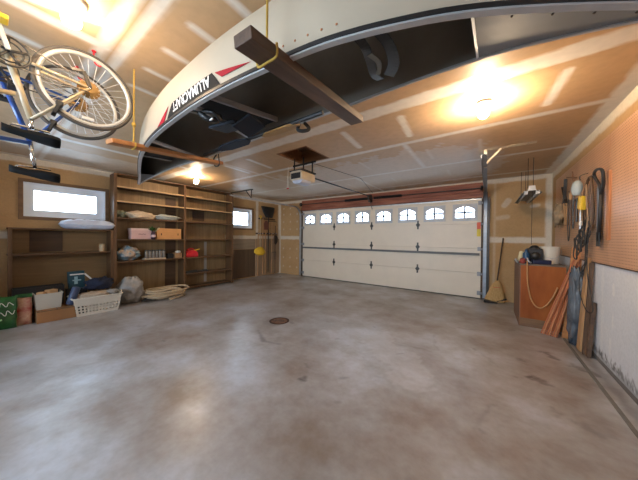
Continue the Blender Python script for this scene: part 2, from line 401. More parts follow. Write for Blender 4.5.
M['vinyl'] = mat('white_vinyl', (.84, .90, .96), .45, var=.03)
M['casing'] = wood('brown_window_casing', (.14, .075, .035), (.24, .135, .065), 1)
make_window('window_1', 'y', W1[0], W1[1], W1[2], W1[3], XL, -1, 'casing', 'vinyl', .095)
make_window('window_2', 'y', W2[0], W2[1], W2[2], W2[3], XL, -1, 'casing', 'vinyl', .08)
make_window('fill_window', 'x', BW[0], BW[1], BW[2], BW[3], YB, -1, 'casing', 'vinyl', .07, vert=(-2.93, -1.67))  # unseen window, added as an opening for fill light

# ---- the garage door
gd = struct(MB().box((DX0-.02, YD-.03, 0), (DX0+.0, YD+.1, DZ)).box((DX1, YD-.03, 0), (DX1+.02, YD+.1, DZ)).box((DX0, YD-.03, DZ-.01), (DX1, YD+.1, DZ+.02)).build('door_1', 'dark_wood'))
yd0 = YD-.02; dz = .515; nwin = 8; pw = (DX1-DX0)/nwin
for k in range(4):
    z0, z1 = .012+k*dz, .012+(k+1)*dz-.003
    if k < 3:
        sec = MB().box((DX0, yd0, z0), (DX1, yd0+.045, z1))
        for i in range(1, 3):
            pass
        sec.build('door_section', 'door', gd, bevel=.004)
    else:
        sec = MB()
        wz0, wz1 = 1.625, 1.965
        sec.box((DX0, yd0, z0), (DX1, yd0+.045, wz0)); sec.box((DX0, yd0, wz1), (DX1, yd0+.045, z1))
        xs = [DX0]
        for i in range(nwin):
            c = DX0+pw*(i+.5); sec.box((xs[-1], yd0, wz0), (c-.205, yd0+.045, wz1)); xs.append(c+.205)
        sec.box((xs[-1], yd0, wz0), (DX1, yd0+.045, wz1))
        sec.build('door_section', 'door', gd)
M['lite'] = mat('pale_grey_lite_frame', (.52, .53, .55), .4, var=.03)
for i in range(nwin):
    c = DX0+pw*(i+.5); w, z0, z1 = .205, 1.64, 1.96
    def arch(x): return z1-.035-.07*(x/.175)**2
    # frame ring: outer rectangle, inner arched opening
    N = 12; inner = [(-.175, z0+.05), (.175, z0+.05)]+[(.175-.35*k/N, arch(.175-.35*k/N)) for k in range(N+1)]
    outer = [(-w-.02, z0-.02), (w+.02, z0-.02)]+[(w+.02-(2*w+.04)*k/N, z1+.02) for k in range(N+1)]
    fr = MB(); n = len(inner)
    for (ya, yb) in ((yd0-.014, yd0+.03),):
        for a in range(n):
            b = (a+1) % n
            q = [(c+inner[a][0], ya, inner[a][1]), (c+inner[b][0], ya, inner[b][1]), (c+outer[b][0], ya, outer[b][1]), (c+outer[a][0], ya, outer[a][1])]
            r = [(x, yb, z) for x, _, z in q]
            fr.add(q+r, [(0,1,2,3), (4,5,6,7), (0,1,5,4), (2,3,7,6)])
    f = fr.build('door_window', 'lite', gd)
    MB().box((c-.195, yd0+.012, z0+.02), (c+.195, yd0+.016, z1-.02)).build('pane', 'glass', f)
    MB().box((c-.019, yd0-.012, z0+.03), (c+.019, yd0+.010, z1-.02)).box((c-.180, yd0-.012, (z0+z1)/2-.018), (c+.180, yd0+.009, (z0+z1)/2+.018)).build('muntin', mat('muntin_grey', (.22, .24, .28), .5) if i == 0 else bpy.data.materials['muntin_grey'], f)
for xh in (-3.68, -2.52, -1.36):
    for zj in (dz, 2*dz, 3*dz):
        hb = MB().prism([(-.05, 0), (-.018, .045), (-.018, .10), (.018, .10), (.018, .045), (.05, 0), (.018, -.045), (.018, -.10), (-.018, -.10), (-.018, -.045)],
                        (xh, yd0-.006, zj+.01), (1,0,0), (0,0,1), (0,.006,0)).tube([(xh-.03, yd0-.008, zj+.01), (xh+.03, yd0-.008, zj+.01)], .008, 6)
        hb.build('hinge', 'dark_steel', gd)
MB().box((DX0+.02, yd0-.05, .895), (DX1-.02, yd0-.0, .90)).box((DX0+.02, yd0-.05, .90), (DX1-.02, yd0-.045, .94)).box((DX0+.02, yd0-.05, .937), (DX1-.02, yd0, .942)).build('stiffener_bar', mat('bar_grey', (.15, .15, .15), .6, .2), gd)
MB().box((DX0, yd0-.035, 2.055), (DX1, yd0+.0, 2.075)).build('top_rail', 'steel', gd)
MB().box((DX0, yd0-.012, 0), (DX1, yd0+.04, .014)).build('bottom_seal', 'rubber', gd)
for k in (1, 2, 3): MB().box((DX0-.02, yd0+.02, .012+k*dz-.02), (DX1+.02, yd0+.046, .012+k*dz+.02)).build('tongue', 'door', gd)
MB().box((DX0-.03, yd0+.05, 0), (DX0+.03, yd0+.07, DZ)).box((DX1-.03, yd0+.05, 0), (DX1+.03, yd0+.07, DZ)).box((DX0, yd0+.05, DZ-.04), (DX1, yd0+.07, DZ)).build('weather_strip', 'rubber', gd)
for zj, xx in ((.12, DX0+.03), (.12, DX1-.03), (dz, DX0+.03), (dz, DX1-.03), (2*dz, DX0+.03), (2*dz, DX1-.03), (3*dz, DX0+.03), (3*dz, DX1-.03), (1.98, DX0+.03), (1.98, DX1-.03)):
    sg = -1 if xx < -2 else 1
    MB().box((xx-.03, yd0-.03, zj-.04), (xx+.03, yd0-.001, zj+.04)).lathe([(.022, 0), (.022, .02)], (xx+sg*.035, yd0-.035, zj), (sg, 0, 0), 12).build('roller_bracket', mat('bracket_grey', (.30, .30, .31), .5, .4) if zj == .12 and xx < -2 else bpy.data.materials['bracket_grey'], gd)
# warning sticker, coloured tag on the right edge of the door
st = MB().box((DX1-.075, yd0-.034, 1.44), (DX1-.01, yd0-.031, 1.58)).build('warning_sticker', mat('sticker_red', (.75, .12, .05), .5), gd)
MB().box((DX1-.075, yd0-.034, 1.29), (DX1-.01, yd0-.031, 1.44)).build('warning_sticker', mat('sticker_yellow', (.8, .62, .05), .5), gd)

# header lumber over the door
hd = struct(MB().box((DX0-.03, YD-.045, DZ+.02), (DX1+.02, YD, 2.2)).box((DX0-.03, YD-.05, 2.205), (DX1+.02, YD, 2.40)).build('trim_3', 'red_wood', bevel=.003))
struct(MB().box((DX1+.02, YD-.03, 0), (DX1+.10, YD, 2.2)).build('trim_4', 'dark_wood'))
struct(MB().box((DX0-.07, YD-.02, 0), (DX0-.02, YD, 2.2)).build('trim_5', 'dark_wood'))
# lower brown panelling on the left wall near the tool corner
struct(MB().box((XL, 4.02, .02), (XL+.012, 4.93, .86)).build('trim_6', wood('brown_panelling', (.085, .05, .026), (.13, .08, .045), 2)))
pl = MB()
for k in range(6): pl.box((XL, 4.96+k*.17, .02), (XL+.012, 4.96+k*.17+.163, 1.18))
struct(pl.build('trim_7', wood('tan_boards', (.30, .21, .13), (.42, .31, .2), 2)))
struct(MB().box((XL, 4.02, .87), (XL+.008, 4.93, 1.17)).build('trim_8', wood('greyish_tan_board', (.24, .18, .12), (.32, .25, .17), 1)))
# attic hatch
ah = thing('attic_hatch', 'square attic hatch with wooden frame recessed in the ceiling', 'hatch', (-2.255, 2.765, H))
t = .02
MB().box((HX0-.0, HY0, H-.004), (HX0+t, HY1, H+.2)).box((HX1-t, HY0, H-.004), (HX1, HY1, H+.2)).box((HX0, HY0, H-.004), (HX1, HY0+t, H+.2)).box((HX0, HY1-t, H-.004), (HX1, HY1, H+.2)).build('hatch_frame', wood('hatch_lumber', (.16, .07, .03), (.30, .14, .06), 0), ah)
MB().box((HX0, HY0, H+.19), (HX1, HY1, H+.21)).build('hatch_cover', wood('hatch_plywood', (.09, .04, .018), (.16, .075, .035), 0), ah)
# pegboard -------------------------------------------------------------
def pegboard_mat():
    m = bpy.data.materials.new('perforated_hardboard'); m.use_nodes = True; nt = m.node_tree; b = nt.nodes['Principled BSDF']; L = nt.links.new
    tc = nt.nodes.new('ShaderNodeTexCoord'); sx = nt.nodes.new('ShaderNodeSeparateXYZ'); L(tc.outputs['Object'], sx.inputs[0])
    def mth(op, a, b2=None):
        n = nt.nodes.new('ShaderNodeMath'); n.operation = op
        if hasattr(a, 'links') or not isinstance(a, (int, float)): L(a, n.inputs[0])
        else: n.inputs[0].default_value = a
        if b2 is not None:
            if isinstance(b2, (int, float)): n.inputs[1].default_value = b2
            else: L(b2, n.inputs[1])
        return n.outputs[0]
    S = 1/.0254
    fy = mth('SUBTRACT', mth('FRACT', mth('MULTIPLY', sx.outputs[1], S)), .5); fz = mth('SUBTRACT', mth('FRACT', mth('MULTIPLY', sx.outputs[2], S)), .5)
    d = mth('SQRT', mth('ADD', mth('MULTIPLY', fy, fy), mth('MULTIPLY', fz, fz)))
    hole = mth('LESS_THAN', d, .17)
    nz = nt.nodes.new('ShaderNodeTexNoise'); nz.inputs['Scale'].default_value = 2.2; L(tc.outputs['Object'], nz.inputs['Vector'])
    r = nt.nodes.new('ShaderNodeValToRGB'); r.color_ramp.elements[0].color = (.50, .27, .15, 1); r.color_ramp.elements[1].color = (.62, .36, .21, 1)
    r.color_ramp.elements[0].position = .3; r.color_ramp.elements[1].position = .7
    L(nz.outputs['Fac'], r.inputs[0])
    mx = nt.nodes.new('ShaderNodeMixRGB'); L(hole, mx.inputs[0]); L(r.outputs[0], mx.inputs[1]); mx.inputs[2].default_value = (.10, .05, .025, 1)
    L(mx.outputs[0], b.inputs['Base Color']); b.inputs['Roughness'].default_value = .34; b.inputs['Specular IOR Level'].default_value = .7
    return m
M['peg'] = pegboard_mat()
pg = thing('pegboard', 'long brown perforated pegboard covering the upper right wall', 'pegboard', (XR-.01, 2.2, 1.0))
for a, b in ((YB+.3, .95), (.955, 3.39), (3.395, 5.6)):
    MB().box((XR-.014, a, 1.0), (XR-.008, b, 2.235)).build('panel', 'peg', pg)
MB().box((XR-.03, 3.35, 1.235), (XR-.014, 3.405, 1.88)).build('batten', wood('orange_batten', (.34, .13, .05), (.5, .22, .09), 2), pg)
MB().box((XR-.018, YB+.3, .992), (XR-.006, 5.6, 1.003)).build('shadow_strip', 'dark_wood', pg)  # dark strip stands in for the shadow along the panels' bottom edge

# ================================================================ GARAGE DOOR HARDWARE
def track(name, X, label, side):
    t = thing(name, label, 'door track', (X, YD-.08, 0), 'overhead door tracks')
    zt, R, Y0 = 2.20, .30, YD-.075
    path = [(X, Y0, .03), (X, Y0, zt-R)] + [(X, Y0-R+R*math.cos(a), zt-R+R*math.sin(a)) for a in [PI/2*k/8 for k in range(1, 9)]] + [(X, 3.35, zt+.015)]
    mb = MB()
    for i in range(len(path)-1):
        p, q = V(path[i]), V(path[i+1]); d = (q-p).normalized(); nrm = V((1, 0, 0)).cross(d)
        mb.bar(p, q, .055, .004, nrm); mb.bar(p+V((-side*.027, 0, 0))+nrm*.018, q+V((-side*.027, 0, 0))+nrm*.018, .004, .038, nrm); mb.bar(p+V((side*.027, 0, 0))+nrm*.01, q+V((side*.027, 0, 0))+nrm*.01, .004, .02, nrm)
    mb.build('rail', mat('track_steel', (.30, .32, .35), .4, .75, var=.2) if side > 0 else 'steel', t)
    MB().bar((X+side*.05, YD-.04, .02), (X+side*.05, YD-.04, 2.1), .05, .004, (0,1,0)).bar((X+side*.075, YD-.02, .02), (X+side*.075, YD-.02, 2.1), .004, .05, (0,1,0)).build('jamb_angle', 'dark_steel', t)
    return t
tl = track('overhead_track', DX0-.045, 'galvanised steel overhead track at the left edge of the garage door', -1)
tr = track('overhead_track', DX1+.065, 'galvanised steel overhead track at the right edge of the garage door', 1)
def perf(mb, p, q, w=.03, up=(0,1,0)):
    mb.bar(p, q, .003, w, up); return mb
M['punched'] = mat('pale_punched_angle', (.66, .58, .44), .5, .3, scale=50, var=.2)
hg = MB(); perf(hg, (-.12, 3.93, H-.018), (.47, 3.93, H-.018)); hg.bar((-.12, 3.93, H-.003), (.47, 3.93, H-.003), .03, .003)
hg.build('hanger_rail', 'punched', tr)
MB().bar((-.045, 3.93, 2.2), (-.045, 3.93, H), .03, .003, (0,1,0)).build('hanger_strap', 'punched', tr)
MB().bar((-.045, 3.925, 2.24), (.12, 3.925, H-.02), .025, .003, (0,1,0)).build('hanger_brace', 'punched', tr)
MB().bar((-5.75, 3.95, H-.012), (-4.85, 3.95, H-.012), .03, .02).build('hanger_rail', 'dark_steel', tl)
MB().bar((-4.905, 3.95, 2.2), (-4.905, 3.95, H), .03, .003, (0,1,0)).build('hanger_strap', 'dark_steel', tl)
MB().bar((-4.905, 3.94, 2.22), (-5.1, 3.94, H-.02), .022, .003, (0,1,0)).build('hanger_brace', 'dark_steel', tl)
# torsion spring
ts = thing('torsion_spring', 'black torsion spring and shaft above the garage door header', 'spring', (-2.5, YD-.12, 2.29))
MB().tube([(DX0-.05, YD-.13, 2.27), (DX1+.06, YD-.13, 2.27)], .011, 8).build('shaft', 'dark_steel', ts)
for a, b in ((-3.27, -2.62), (-2.42, -1.72)):
    n = 46; p = []
    for i in range(n*6+1): th = i/6*2*PI; p.append((a+(b-a)*i/(n*6), YD-.13+.028*math.cos(th), 2.27+.028*math.sin(th)))
    MB().tube(p, .0075, 4).build('coil', 'black', ts)
MB().box((-2.56, YD-.17, 2.17), (-2.50, YD-.045, 2.36)).build('centre_bracket', 'dark_steel', ts)
for xx in (DX0-.0, DX1-.0):
    MB().lathe([(.05, -.02), (.055, -.015), (.04, 0), (.055, .015), (.05, .02)], (xx, YD-.13, 2.27), (1, 0, 0), 18).build('cable_drum', 'dark_steel', ts)
# opener
op = thing('garage_door_opener', 'white garage door opener hanging below the attic hatch', 'door opener', (-2.34, 2.9, 2.1))
oc = V((-2.37, 2.9, 2.17))
Rz = Matrix.Rotation(math.radians(0), 3, 'Z')
pr = [(-.15, -.055), (-.12, -.075), (.12, -.075), (.15, -.05), (.15, .04), (.11, .07), (-.11, .07), (-.15, .045)]
MB().prism([(p[0]*.75, p[1]) for p in pr], (oc.x, oc.y-.17, oc.z), (1,0,0), (0,0,1), (0,.34,0)).build('housing', mat('cream_housing', (.62, .52, .38), .4), op, bevel=.01)
MB().box((oc.x-.09, oc.y-.178, oc.z-.055), (oc.x+.09, oc.y-.168, oc.z+.03)).build('end_panel', 'black', op, bevel=.003)
MB().prism([(-.09, 0), (-.08, -.035), (-.03, -.055), (.05, -.055), (.1, -.035), (.11, 0)], (oc.x, oc.y-.15, oc.z-.07), (1,0,0), (0,0,1), (0,.22,0)).build('light_lens', mat('milky_lens', (.55, .58, .68), .3), op, bevel=.006)
MB().box((oc.x-.13, oc.y-.17, oc.z+.062), (oc.x+.13, oc.y+.17, oc.z+.078)).build('top_plate', 'black', op)
for dx, dy in ((-.09, -.1), (.09, -.1), (-.09, .12), (.09, .12)):
    MB().bar((oc.x+dx, oc.y+dy, oc.z+.07), (oc.x+dx, oc.y+dy, H), .025, .003, (0,1,0)).build('hanger', 'dark_steel', op)
for q_ in ((oc.y+.12, H-.02), (oc.y-.1, 2.33)): MB().bar((oc.x-.12, q_[0], q_[1]), (oc.x+.16, q_[0], q_[1]), .003, .03).build('hanger_crossbar', 'dark_steel', op)
MB().tube([(oc.x-.02, oc.y+.16, oc.z+.05), (-2.5, YD-.17, 2.31)], .013, 8).build('drive_rail', 'black', op)
MB().tube([(oc.x+.05, oc.y+.1, H-.02), (-2.1, 4.4, H-.012), (-2.46, YD-.1, 2.4)], .004, 5).build('wire', 'dark_steel', op)
MB().box((-2.53, YD-.3, 2.22), (-2.49, YD-.17, 2.33)).build('trolley_bracket', 'dark_steel', op)
MB().bar((-2.50, YD-.25, 2.28), (-2.50, YD-.04, 1.99), .025, .006, (1,0,0)).build('door_arm', 'dark_steel', op)
rel = MB().tube([(-2.50, 2.70, 2.30), (-2.50, 2.70, 1.98)], .003, 5).build('pull_cord', 'white', op)
MB().tube([(-2.52, 2.70, 1.975), (-2.48, 2.70, 1.975)], .008, 8).build('pull_handle', 'red', rel)

# ================================================================ CEILING LAMPS
WARM = (1.0, .74, .48)
M['bulb'] = mat('glowing_bulb', (1, 1, 1), .4, emit=WARM, strength=1.0)
def lamp(x, y, label, S):
    t = thing('ceiling_lamp', label, 'ceiling lamp', (x, y, H), 'bare bulb ceiling lamps')
    MB().lathe([(.06, 0), (.06, -.012), (.045, -.03), (.026, -.045), (.024, -.055)], (x, y, H), (0,0,1), 24).build('lampholder', 'white', t, smooth=True)
    m = M['bulb'].copy(); m.name = 'glowing_bulb'; m.node_tree.nodes['Principled BSDF'].inputs['Emission Strength'].default_value = S
    MB().lathe([(.014, -.05), (.018, -.062), (.034, -.085), (.040, -.105), (.036, -.125), (.02, -.139), (.002, -.143)], (x, y, H), (0,0,1), 20).build('bulb', m, t, smooth=True)
    return t
KB = 1.0
lamp(-1.76, .27, 'glowing bare bulb on the ceiling above the hanging bicycles', 170*KB)
lamp(-.05, 2.56, 'glowing bare bulb on the ceiling to the right of the canoe', 850*KB)
lamp(-4.80, 2.50, 'glowing bare bulb on the ceiling in front of the tall shelf', 430*KB)

# ================================================================ CANOE
def interp(tab, x):
    for i in range(len(tab)-1):
        if tab[i][0] <= x <= tab[i+1][0]:
            t = (x-tab[i][0])/(tab[i+1][0]-tab[i][0])
            # catmull
            p1, p2 = tab[i][1], tab[i+1][1]; p0 = tab[max(i-1, 0)][1]; p3 = tab[min(i+2, len(tab)-1)][1]
            a = tab[i+1][0]-tab[i][0]
            m1 = (p2-p0)/max(1e-6, tab[i+1][0]-tab[max(i-1, 0)][0])*a; m2 = (p3-p1)/max(1e-6, tab[min(i+2, len(tab)-1)][0]-tab[i][0])*a
            return (2*t**3-3*t*t+1)*p1+(t**3-2*t*t+t)*m1+(-2*t**3+3*t*t)*p2+(t**3-t*t)*m2
    return tab[0][1] if x < tab[0][0] else tab[-1][1]
XB, XS = -3.42, .50
near = [(-3.42, 1.085), (-3.1, .99), (-2.75, .875), (-2.35, .76), (-1.91, .68), (-1.51, .65), (-1.12, .645), (-.74, .672), (-.46, .71), (-.17, .805), (.02, .895), (.34, 1.08), (.50, 1.19)]
far = [(-3.42, 1.095), (-3.1, 1.10), (-2.67, 1.145), (-2.25, 1.25), (-1.9, 1.305), (-1.27, 1.33), (-.87, 1.33), (-.47, 1.31), (-.05, 1.30), (.3, 1.265), (.50, 1.20)]
zn = [(-3.42, 1.85), (-3.0, 1.875), (-2.4, 1.895), (-1.9, 1.905), (-1.2, 1.92), (-.5, 1.92), (0, 1.92), (.5, 1.90)]
zf = [(-3.42, 1.852), (-3.0, 1.89), (-2.5, 1.955), (-2.0, 2.02), (-1.3, 2.05), (-.5, 2.05), (0, 2.04), (.3, 1.98), (.5, 1.90)]
zk = [(-3.42, 1.95), (-3.36, 2.10), (-3.25, 2.25), (-3.05, 2.35), (-2.7, 2.385), (-1.5, 2.40), (-.3, 2.395), (.15, 2.37), (.35, 2.28), (.45, 2.12), (.5, 1.98)]
def section(x, off=0.0, n=36):
    """points from the near gunwale over the keel to the far gunwale"""
    N = V((x, interp(near, x), interp(zn, x))); F = V((x, interp(far, x), interp(zf, x)))
    Mid = (N+F)/2; hw = (N-F)*.5; w = hw.length
    nrm = V((0, .0, 1)); D = interp(zk, x)-Mid.z
    if off: hw = hw*max(0, (w-off)/w) if w > 1e-6 else hw; D = max(.01, D-off)
    out = []
    for i in range(n+1):
        th = PI*i/n; c, s = math.cos(th), math.sin(th)
        out.append(Mid + hw*math.copysign(abs(c)**.62, c) + nrm*D*abs(s)**.72)
    return out
xs = [XB+(XS-XB)*(.5-.5*math.cos(PI*k/96)) for k in range(97)]
cn = thing('canoe', 'upside-down cream aluminium canoe hung under the ceiling on wooden beams', 'canoe', (-1.4, 1.0, 1.9))
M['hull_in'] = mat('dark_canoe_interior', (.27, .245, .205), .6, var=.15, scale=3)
M['hull_out'] = mat('cream_canoe_paint', (.47, .40, .30), .5, var=.06, scale=3)
outer = [section(x) for x in xs]; inner_s = [section(x, .006) for x in xs]
MB().grid(outer).build('hull', 'hull_out', cn, smooth=True)
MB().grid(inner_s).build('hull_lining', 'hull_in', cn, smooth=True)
def gpt(x, side, dy=0, dz=0):
    return V((x, interp(near if side < 0 else far, x)+side*dy, interp(zn if side < 0 else zf, x)+dz))
for sd in (-1, 1):
    g = MB()
    for i in range(len(xs)-1):
        g.bar(gpt(xs[i], sd, -.007, -.003), gpt(xs[i+1], sd, -.007, -.003), .022 if sd < 0 else .014, .010)
    g.build('gunwale', 'alu', cn)
    g = MB()
    for i in range(len(xs)-1): g.bar(gpt(xs[i], sd, .006, .006), gpt(xs[i+1], sd, .006, .006), .007, .014)
    g.build('rub_rail', 'black', cn)
def deck(x0, x1, n=14):
    mb = MB(); P = []
    for k in range(n+1):
        x = x0+(x1-x0)*k/n; a = gpt(x, -1, -.006, .004); b = gpt(x, 1, -.006, .004)
        P.append([a+(b-a)*j/4 for j in range(5)])
    return mb.grid(P)
M['deck'] = mat('blue_grey_deck_plate', (.17, .19, .21), .6, .1, var=.08)
deck(XB+.01, -2.98).build('bow_deck', 'deck', cn, solid=.004)
sdk = deck(-.045, XS-.01).build('stern_deck', 'deck', cn, solid=.004)
a, b = gpt(-.05, -1, -.01, .0), gpt(-.05, 1, -.01, .0)
MB().bar(a, b, .008, .008).build('stern_crossbar', 'alu', cn)
def hullpt(x, h, off=.002):
    s_ = section(x, n=60); acc = 0
    for i in range(30):
        d = (s_[i+1]-s_[i]).length
        if acc+d >= h:
            t_ = (h-acc)/d; p = s_[i].lerp(s_[i+1], t_); tg = (s_[i+1]-s_[i]).normalized()
            nrm = V((0, -tg.z, tg.y)); nrm = nrm if nrm.y < 0 else -nrm
            return p+nrm*off
        acc += d
    return s_[30]
rv = MB()
for x in (.05, .15, .25, .35): 
    for sd in (-1, 1):
        p = gpt(x, sd, -.035, -.001); MB().lathe([(.004, 0), (.003, -.003)], p, (0,0,1), 6).build('rivet', 'dark_steel', cn)
rv = MB()
for k in range(5):
    x = -.66+.055*k
    s_ = section(x); p = hullpt(x, .05, .001); MB().lathe([(.005, 0), (.003, .003)], p, (0, -1, .2), 6).build('rivet', M.setdefault('copper', None) or M.__setitem__('copper', mat('copper_rivet', (.55, .22, .10), .5)) or 'copper', cn)
def hull_patch(x0t, x1t, x0b, x1b, h0, h1, name, m, n=20, k=5, off=.002, parent=cn):
    P = []
    for i in range(n+1):
        P.append([hullpt((x0b+(x1b-x0b)*i/n)*(1-j/k)+(x0t+(x1t-x0t)*i/n)*(j/k), h0+(h1-h0)*j/k, off) for j in range(k+1)])
    return MB().grid(P).build(name, m, parent, solid=.001)
M['decal_black'] = mat('black_decal', (.012, .012, .013), .7, spec=.2)
M['decal_red'] = mat('red_decal', (.36, .012, .025), .7, spec=.2)
M['decal_white'] = mat('white_decal', (.8, .77, .72), .6)
hull_patch(-1.53, -1.10, -1.60, -1.03, .020, .098, 'decal_band', 'decal_black', off=.003)
hull_patch(-1.075, -1.065, -1.02, -.83, .050, .088, 'decal_flash', 'decal_red', off=.004, n=10)
hull_patch(-1.585, -1.58, -1.76, -1.64, .022, .095, 'decal_flash', 'decal_red', off=.004, n=10)
def letters(txt, size):
    cu = bpy.data.curves.new('t', 'FONT'); cu.body = txt; cu.size = size; cu.offset = .0022; cu.resolution_u = 3
    ob = bpy.data.objects.new('t', cu); COL.objects.link(ob)
    dg = bpy.context.evaluated_depsgraph_get(); me = ob.evaluated_get(dg).to_mesh()
    vs = [v.co.copy() for v in me.vertices]; fs = [tuple(p.vertices) for p in me.polygons]
    ob.evaluated_get(dg).to_mesh_clear(); bpy.data.objects.remove(ob); bpy.data.curves.remove(cu)
    return vs, fs
vs, fs_ = letters('ALUMACRAFT', .1)
mx_ = max(v.x for v in vs); mn_ = min(v.x for v in vs); my_ = max(v.y for v in vs)
tl_, th_ = .40, .058
mp_ = [hullpt(-1.10-(v.x-mn_)/(mx_-mn_)*tl_-.02*(1-v.y/my_), .090-(v.y/my_)*th_, .006) for v in vs]
MB().add(mp_, fs_).build('lettering', 'decal_white', cn)
# thwarts
def across(x, w, h, name, m, dz=.012, x2=None):
    a = gpt(x, -1, -.01, dz); b = gpt(x if x2 is None else x2, 1, -.01, dz)
    return MB().bar(a, b, w, h).build(name, m, cn, bevel=.002)
across(-1.98, .03, .02, 'thwart', 'alu', .01, -2.3)
across(-1.30, .03, .02, 'thwart', 'alu', .01, -1.62)
# seats inside the hull
for (x, w, yo) in ((-1.42, .24, 0), (-2.55, .2, 0)):
    a = gpt(x, -1, -.05, .10); b = gpt(x, 1, -.05, .06)
    s_ = MB().bar(a, b, w, .02).build('bench_seat', mat('slate_seat', (.025, .028, .032), .6, spec=.2), cn, bevel=.006)
    for q_ in (-1, 1): MB().bar(a+V((q_*w/2, 0, .0)), b+V((q_*w/2, 0, .0)), .02, .03).build('seat_rail', 'alu', s_)
# folding seat pad
sp = MB().cbox((-1.40, .95, 1.955), (.20, .18, .02), Matrix.Rotation(.25, 3, 'X') @ Matrix.Rotation(.3, 3, 'Z')).cbox((-1.27, 1.0, 1.945), (.15, .16, .018), Matrix.Rotation(-.35, 3, 'Y') @ Matrix.Rotation(.2, 3, 'Z'))
sp = sp.build('folding_canoe_seat', mat('slate_blue_plastic', (.02, .025, .035), .6, spec=.2), at=(-1.3, .93, 1.93), bevel=.008); tag(sp, 'slate blue plastic folding seat strapped inside the canoe near the red and black lettering', 'seat')
bl = MB(); bl.tube(smooth_curve([(-1.36, .70, 1.96), (-1.31, .735, 1.90), (-1.29, .79, 1.905), (-1.33, .83, 1.95)]), .016, 8); bl.tube(smooth_curve([(-1.31, .72, 1.93), (-1.26, .75, 1.92), (-1.27, .80, 1.90)]), .012, 8)
bl = bl.build('seat_strap', 'black', sp, smooth=True)
MB().tube(smooth_curve([(-1.33, .72, 1.915), (-1.30, .745, 1.888), (-1.275, .755, 1.895)], 4), .006, 6).build('buckle', 'white', sp)
# paddle lying in the canoe
pd = thing('paddle', 'black shafted paddle with a tan blade stowed along the far side of the canoe', 'paddle', (-1.4, 1.2, 1.99))
pa, pb = V((-2.2, 1.22, 2.0)), V((-.83, 1.20, 1.99))
MB().tube([pa, pb], .013, 8).build('shaft', 'black', pd)
d_ = (pb-pa).normalized()
MB().prism([(-.18, -.02), (-.1, -.05), (.1, -.055), (.17, -.02), (.17, .02), (.1, .055), (-.1, .05), (-.18, .02)], (-1.22, 1.235, 1.985), d_, (0, 1, .25), (0, -.003, .012)).build('blade', mat('tan_blade', (.42, .24, .07), .5), pd, bevel=.002)
MB().prism([(-.2, -.02), (-.1, -.06), (.12, -.065), (.2, -.02), (.2, .02), (.12, .065), (-.1, .06), (-.2, .02)], (-1.72, 1.20, 1.975), d_, (0, 1, .1), (0, -.002, .012)).build('blade', mat('slate_blade', (.02, .026, .04), .6, spec=.2), pd, bevel=.002)
MB().tube(smooth_curve([(-1.10, 1.30, 2.03), (-1.07, 1.25, 1.965), (-1.04, 1.27, 1.955), (-1.02, 1.31, 1.98), (-1.06, 1.31, 2.03)]), .012, 8).build('tie', 'rubber', pd)
# life-vest strap hanging near the middle
hs = MB()
def ribbon(mb, pts, w, d, th=.003):
    pts = smooth_curve(pts, 6)
    for i in range(len(pts)-1): mb.bar(pts[i], pts[i+1], w, th, d)
    return mb
ribbon(hs, [(-.42, .80, 1.99), (-.40, .86, 1.97), (-.42, .95, 1.985), (-.45, 1.07, 2.0), (-.46, 1.18, 2.04)], .035, (0, 0, 1))
ribbon(hs, [(-.36, .80, 2.0), (-.33, .92, 1.99), (-.35, 1.05, 2.0), (-.41, 1.16, 2.03)], .05, (.3, 0, 1))
hs = hs.build('webbing_strap', 'black', at=(-.4, .98, 2.0)); tag(hs, 'black webbing strap dangling inside the canoe at mid length', 'strap')
ribbon(MB(), [(-.40, .90, 1.965), (-.39, .98, 1.975), (-.425, 1.06, 1.985)], .02, (0, .2, 1)).build('strap_edge', mat('teal_cream', (.16, .16, .14), .6), hs)

# beams and ropes ---------------------------------------------------------
def beam(p, q, w, h, name, label, m, cat, group=None):
    mb = MB().bar(p, q, w, h); c = (V(p)+V(q))/2
    o = mb.build(name, m, at=c, bevel=.003); tag(o, label, cat, group); return o
M['beam'] = wood('dark_weathered_beam', (.055, .03, .02), (.16, .09, .055), 1)
beam((-.66, .49, 1.877), (-.70, 1.40, 1.985), .085, .04, 'wooden_beam', 'dark weathered wooden beam slung by yellow rope under the middle of the canoe', 'beam', 'beam')
beam((-2.10, .50, 1.868), (-2.27, 1.43, 1.985), .085, .03, 'wooden_board', 'thin orange-brown board slung under the canoe beside the bicycle wheel', 'pine_y' if False else M['pine_y'], 'beam')
rp = MB().tube([(-.665, .60, 1.93), (-.665, .60, H)], .0045, 6)
rp.tube(smooth_curve([(-.615, .60, 1.91), (-.615, .60, 1.865), (-.665, .60, 1.861), (-.712, .60, 1.865), (-.712, .60, 1.915), (-.665, .60, 1.95)], 4, ), .0045, 6)
k_ = MB().lathe([(.004, -.02), (.014, -.012), (.016, 0), (.012, .012), (.004, .02)], (-.66, .60, 2.22), (0,0,1), 8)
rp = rp.build('rope', 'orange_rope', at=(-.66, .6, 1.9)); tag(rp, 'taut yellow rope holding the dark beam under the middle of the canoe', 'rope', 'yellow ropes')
k_.build('knot', 'orange_rope', rp); MB().tube(smooth_curve([(-.66, .6, 2.22), (-.69, .59, 2.225), (-.71, .58, 2.24)], 4), .004, 5).build('rope_tail', 'orange_rope', rp)
rp = MB().tube([(-2.12, .645, 1.90), (-2.12, .645, H)], .005, 6)
rp.tube(smooth_curve([(-2.085, .645, 1.90), (-2.085, .645, 1.868), (-2.155, .645, 1.866), (-2.155, .645, 1.90), (-2.12, .645, 1.93)], 4), .005, 6)
rp = rp.build('rope', 'orange_rope', at=(-2.085, .6, 1.86)); tag(rp, 'yellow rope holding the thin orange-brown board beside the bicycle wheel', 'rope', 'yellow ropes')
